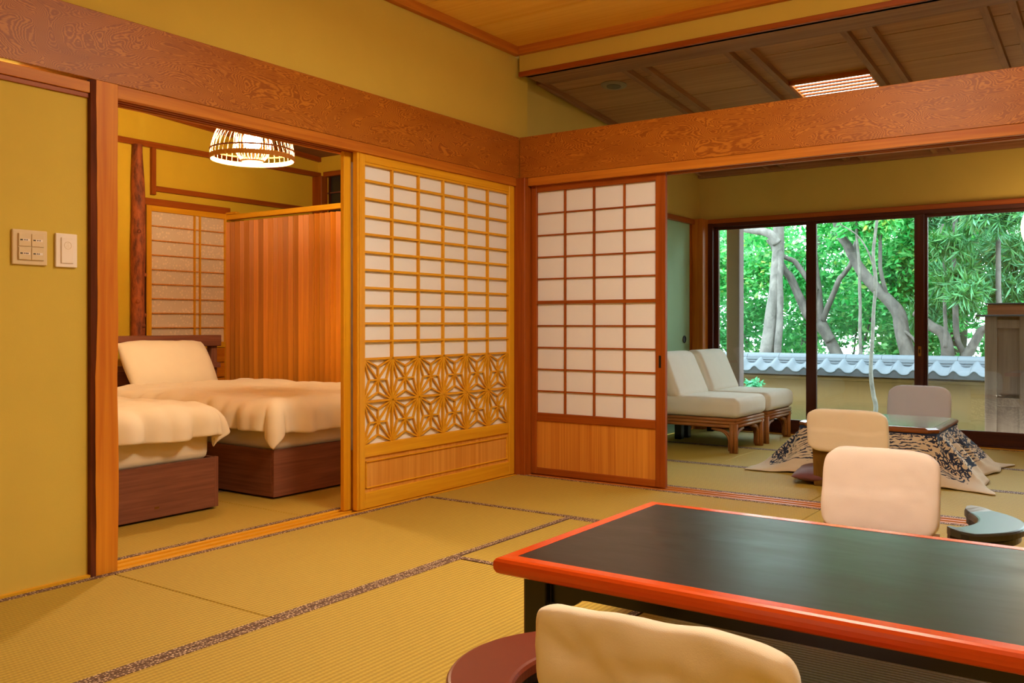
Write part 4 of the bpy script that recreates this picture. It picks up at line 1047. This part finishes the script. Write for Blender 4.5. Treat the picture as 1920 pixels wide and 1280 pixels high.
tree('forked_tree', (-.62, 9.8, GZ), [([(-.60, 9.8, GZ), (-.655, 9.8, .246), (-.72, 9.8, .494), (-.858, 9.8, .784), (-.957, 9.8, 1.078), (-1.007, 9.8, 1.499), (-1.04, 9.8, 1.837), (-1.1, 9.9, 2.6), (-1.0, 10, 4)], .11, .04),
     ([(-.80, 9.78, .68), (-.95, 9.74, .90), (-1.136, 9.7, 1.078), (-1.245, 9.7, 1.332), (-1.397, 9.7, 1.674), (-1.517, 9.7, 1.849), (-1.7, 9.7, 2.3)], .085, .05), ([(-1.0, 9.7, 1.45), (-1.144, 9.7, 1.667), (-1.312, 9.7, 1.926), (-1.5, 9.7, 2.019), (-1.8, 9.8, 2.3)], .05, .03), ([(-.92, 9.8, .95), (-.612, 9.5, 1.55), (-.496, 9.5, 1.706), (-.38, 9.5, 1.9), (-.3, 9.6, 2.5)], .045, .03)],
     M['bark_grey'], blobs(14, (-2.2, 1.0), (10.5, 11.6), (1.2, 3.2), (.4, .8)), 420, .11, M['leaf'], 'forked grey tree behind the stile between the left and middle doors', seed=4)
tree('leaning_tree', (.52, 9.2, GZ), [([(.52, 9.2, GZ), (.469, 9.2, .302), (.433, 9.2, .568), (.361, 9.2, .912), (.304, 9.2, 1.104), (.159, 9.2, 1.298), (-.063, 9.2, 1.552), (-.243, 9.2, 1.793), (-.396, 9.2, 2.083), (-.534, 9.2, 2.385), (-.75, 9.3, 3.6)], .12, .055),
     ([(.38, 9.15, .85), (.55, 9.1, .72), (.60, 9.1, .52)], .025, .010), ([(.20, 9.2, 1.25), (.10, 9.1, 1.75), (.12, 9.1, 2.9)], .032, .022)],
     M['bark_grey'], blobs(15, (-.9, 1.8), (10.1, 11.2), (1.0, 3.2), (.4, .85))+blobs(3, (-.6, .4), (8.9, 9.1), (2.1, 2.6), (.2, .35)), 420, .11, M['leaf'], 'knotted tree leaning left behind the middle glass door', seed=8)
tree('slender_tree', (-.13, 8.9, GZ), [([(-.13, 8.9, GZ), (-.132, 8.9, .297), (-.132, 8.9, .528), (-.14, 8.9, 1.296), (-.162, 8.9, 1.912), (-.184, 8.9, 2.375), (-.2, 8.9, 4)], .028, .018)], M['bark_thin'], blobs(5, (-.8, .7), (8.8, 9.4), (2.6, 3.2), (.3, .5)), 300, .10, M['leaf'], 'slender upright tree left of the leaning trunk', seed=12)
tree('crooked_sapling', (.70, 6.2, GZ), [([(.70, 6.2, GZ), (.686, 6.2, -.151), (.686, 6.2, .0), (.657, 6.2, .122), (.633, 6.2, .293), (.627, 6.2, .488), (.651, 6.2, .856), (.668, 6.2, 1.161), (.703, 6.2, 1.465), (.692, 6.2, 1.801), (.75, 6.2, 2.8)], .027, .016),
     ([(.68, 6.2, 1.313), (.674, 6.2, 1.588), (.616, 6.2, 1.774), (.48, 6.2, 1.965), (.3, 6.2, 2.1)], .012, .006)], M['bark_thin'], blobs(6, (-.1, 1.5), (6.0, 7.0), (2.2, 3.0), (.25, .45)), 260, .07, M['leaf'], 'thin crooked sapling in front of the tiled garden wall', seed=15)
tree('long_leaved_tree', (1.22, 9.2, GZ), [([(1.22, 9.2, GZ), (1.205, 9.2, .322), (1.179, 9.2, .529), (1.091, 9.2, .764), (1.058, 9.2, 1.284), (1.037, 9.2, 1.879), (1.058, 9.2, 2.436), (1.05, 9.2, 3.6)], .05, .03), ([(1.03, 9.15, GZ), (.99, 9.15, .316), (.976, 9.15, .577), (.908, 9.15, .80), (.75, 9.15, .912), (.55, 9.2, 1.1)], .10, .06),
      ([(1.20, 9.1, .45), (1.357, 9.1, .766), (1.455, 9.1, .877), (1.9, 9.2, 1.05)], .07, .04), ([(.97, 9.0, .6), (.968, 9.0, .987), (.954, 9.0, 1.429), (.941, 9.0, 2.314)], .028, .02), ([(1.50, 9.0, .8), (1.621, 9.0, 1.05), (1.621, 9.0, 1.271), (1.614, 9.0, 1.842), (1.621, 9.0, 2.6)], .04, .03)],
     M['bark_grey'], blobs(26, (.5, 3.0), (9.5, 10.6), (1.0, 3.1), (.35, .6))+blobs(7, (.7, 2.2), (8.5, 8.9), (1.35, 2.6), (.25, .4)), 34, .20, M['leaf2'], 'long-leaved tree filling the right glass door', .13, 15, seed=20)
# shrubs along the far side of the wall and a dense belt behind
def shrub(name, base, bl, per, size, leaf, label, group, aspect=.45, whorl=0):
    e = empty(name, base, 0, label, 'shrub', group)
    fo = obj('foliage', crown([(np.array(c)-np.array(base), r) for c, r in bl], per, size, aspect, whorl), leaf, e); fo['kind'] = 'stuff'
    bm = bmesh.new()
    for q in range(4):
        c = Vector(bl[q % len(bl)][0])-Vector(base); tube(bm, [(.1*q-.15, 0, 0), c*.5+Vector((0, 0, .1)), c], [.03, .02, .01], 6)
    obj('stem', bm, M['bark_grey'], e)
GS = 'shrubs behind the garden wall'
for i, (x, lab) in enumerate(((-4.2, 'leafy shrub at the far left behind the garden wall'), (-2.6, 'leafy shrub behind the veranda post'), (-.9, 'leafy shrub between the pale and forked trunks'), (.55, 'leafy shrub under the leaning trunk'), (2.3, 'leafy shrub behind the shutter box'))):
    shrub('leafy_shrub', (x, 11.3, GZ), blobs(11, (x-1.0, x+1.0), (10.6, 12), (.0, 2.2), (.4, .75)), 420, .12, M['leaf3'], lab, GS)
for i, (x, lab) in enumerate(((-5.5, 'tall leafy tree at the far left of the garden backdrop'), (-2.6, 'tall leafy tree behind the pale trunk'), (.2, 'tall leafy tree behind the leaning trunk'), (3.4, 'tall leafy tree behind the long-leaved tree'), (6.6, 'tall leafy tree at the far right of the garden backdrop'))):
    tree('tall_tree', (x, 14.5, GZ), [([(x, 14.5, GZ), (x+.2, 14.5, 3), (x, 14.6, 7)], .2, .1)], M['bark_grey'], blobs(17, (x-1.9, x+1.9), (13.2, 15.5), (.3, 3.2), (.7, 1.1)), 300, .20, M['leaf3'], lab, seed=30+i)
shrub('white_flecked_shrub', (-.87, 6.3, GZ), blobs(4, (-1.0, -.76), (6.2, 6.4), (-.05, .2), (.1, .18)), 160, .07, leafmat('flecked_leaf', [(0, lin(20, 110, 70)), (.6, lin(90, 190, 140)), (1, lin(235, 245, 235))]), 'small white-flecked shrub beside the veranda post', None)
bm = bmesh.new(); bmesh.ops.create_icosphere(bm, subdivisions=3, radius=.3)
for v in bm.verts: v.co = Vector((v.co.x*1.1, v.co.y*.8, v.co.z*.9))*(1+.25*fbm(v.co, 3, 6))
tag(obj('garden_rock', bm, plain('garden_stone', lin(150, 148, 144), .9, nz=.35, nscale=8), None, (-.80, 5.9, GZ+.15)), 'grey garden rock below the white-flecked shrub', 'rock')
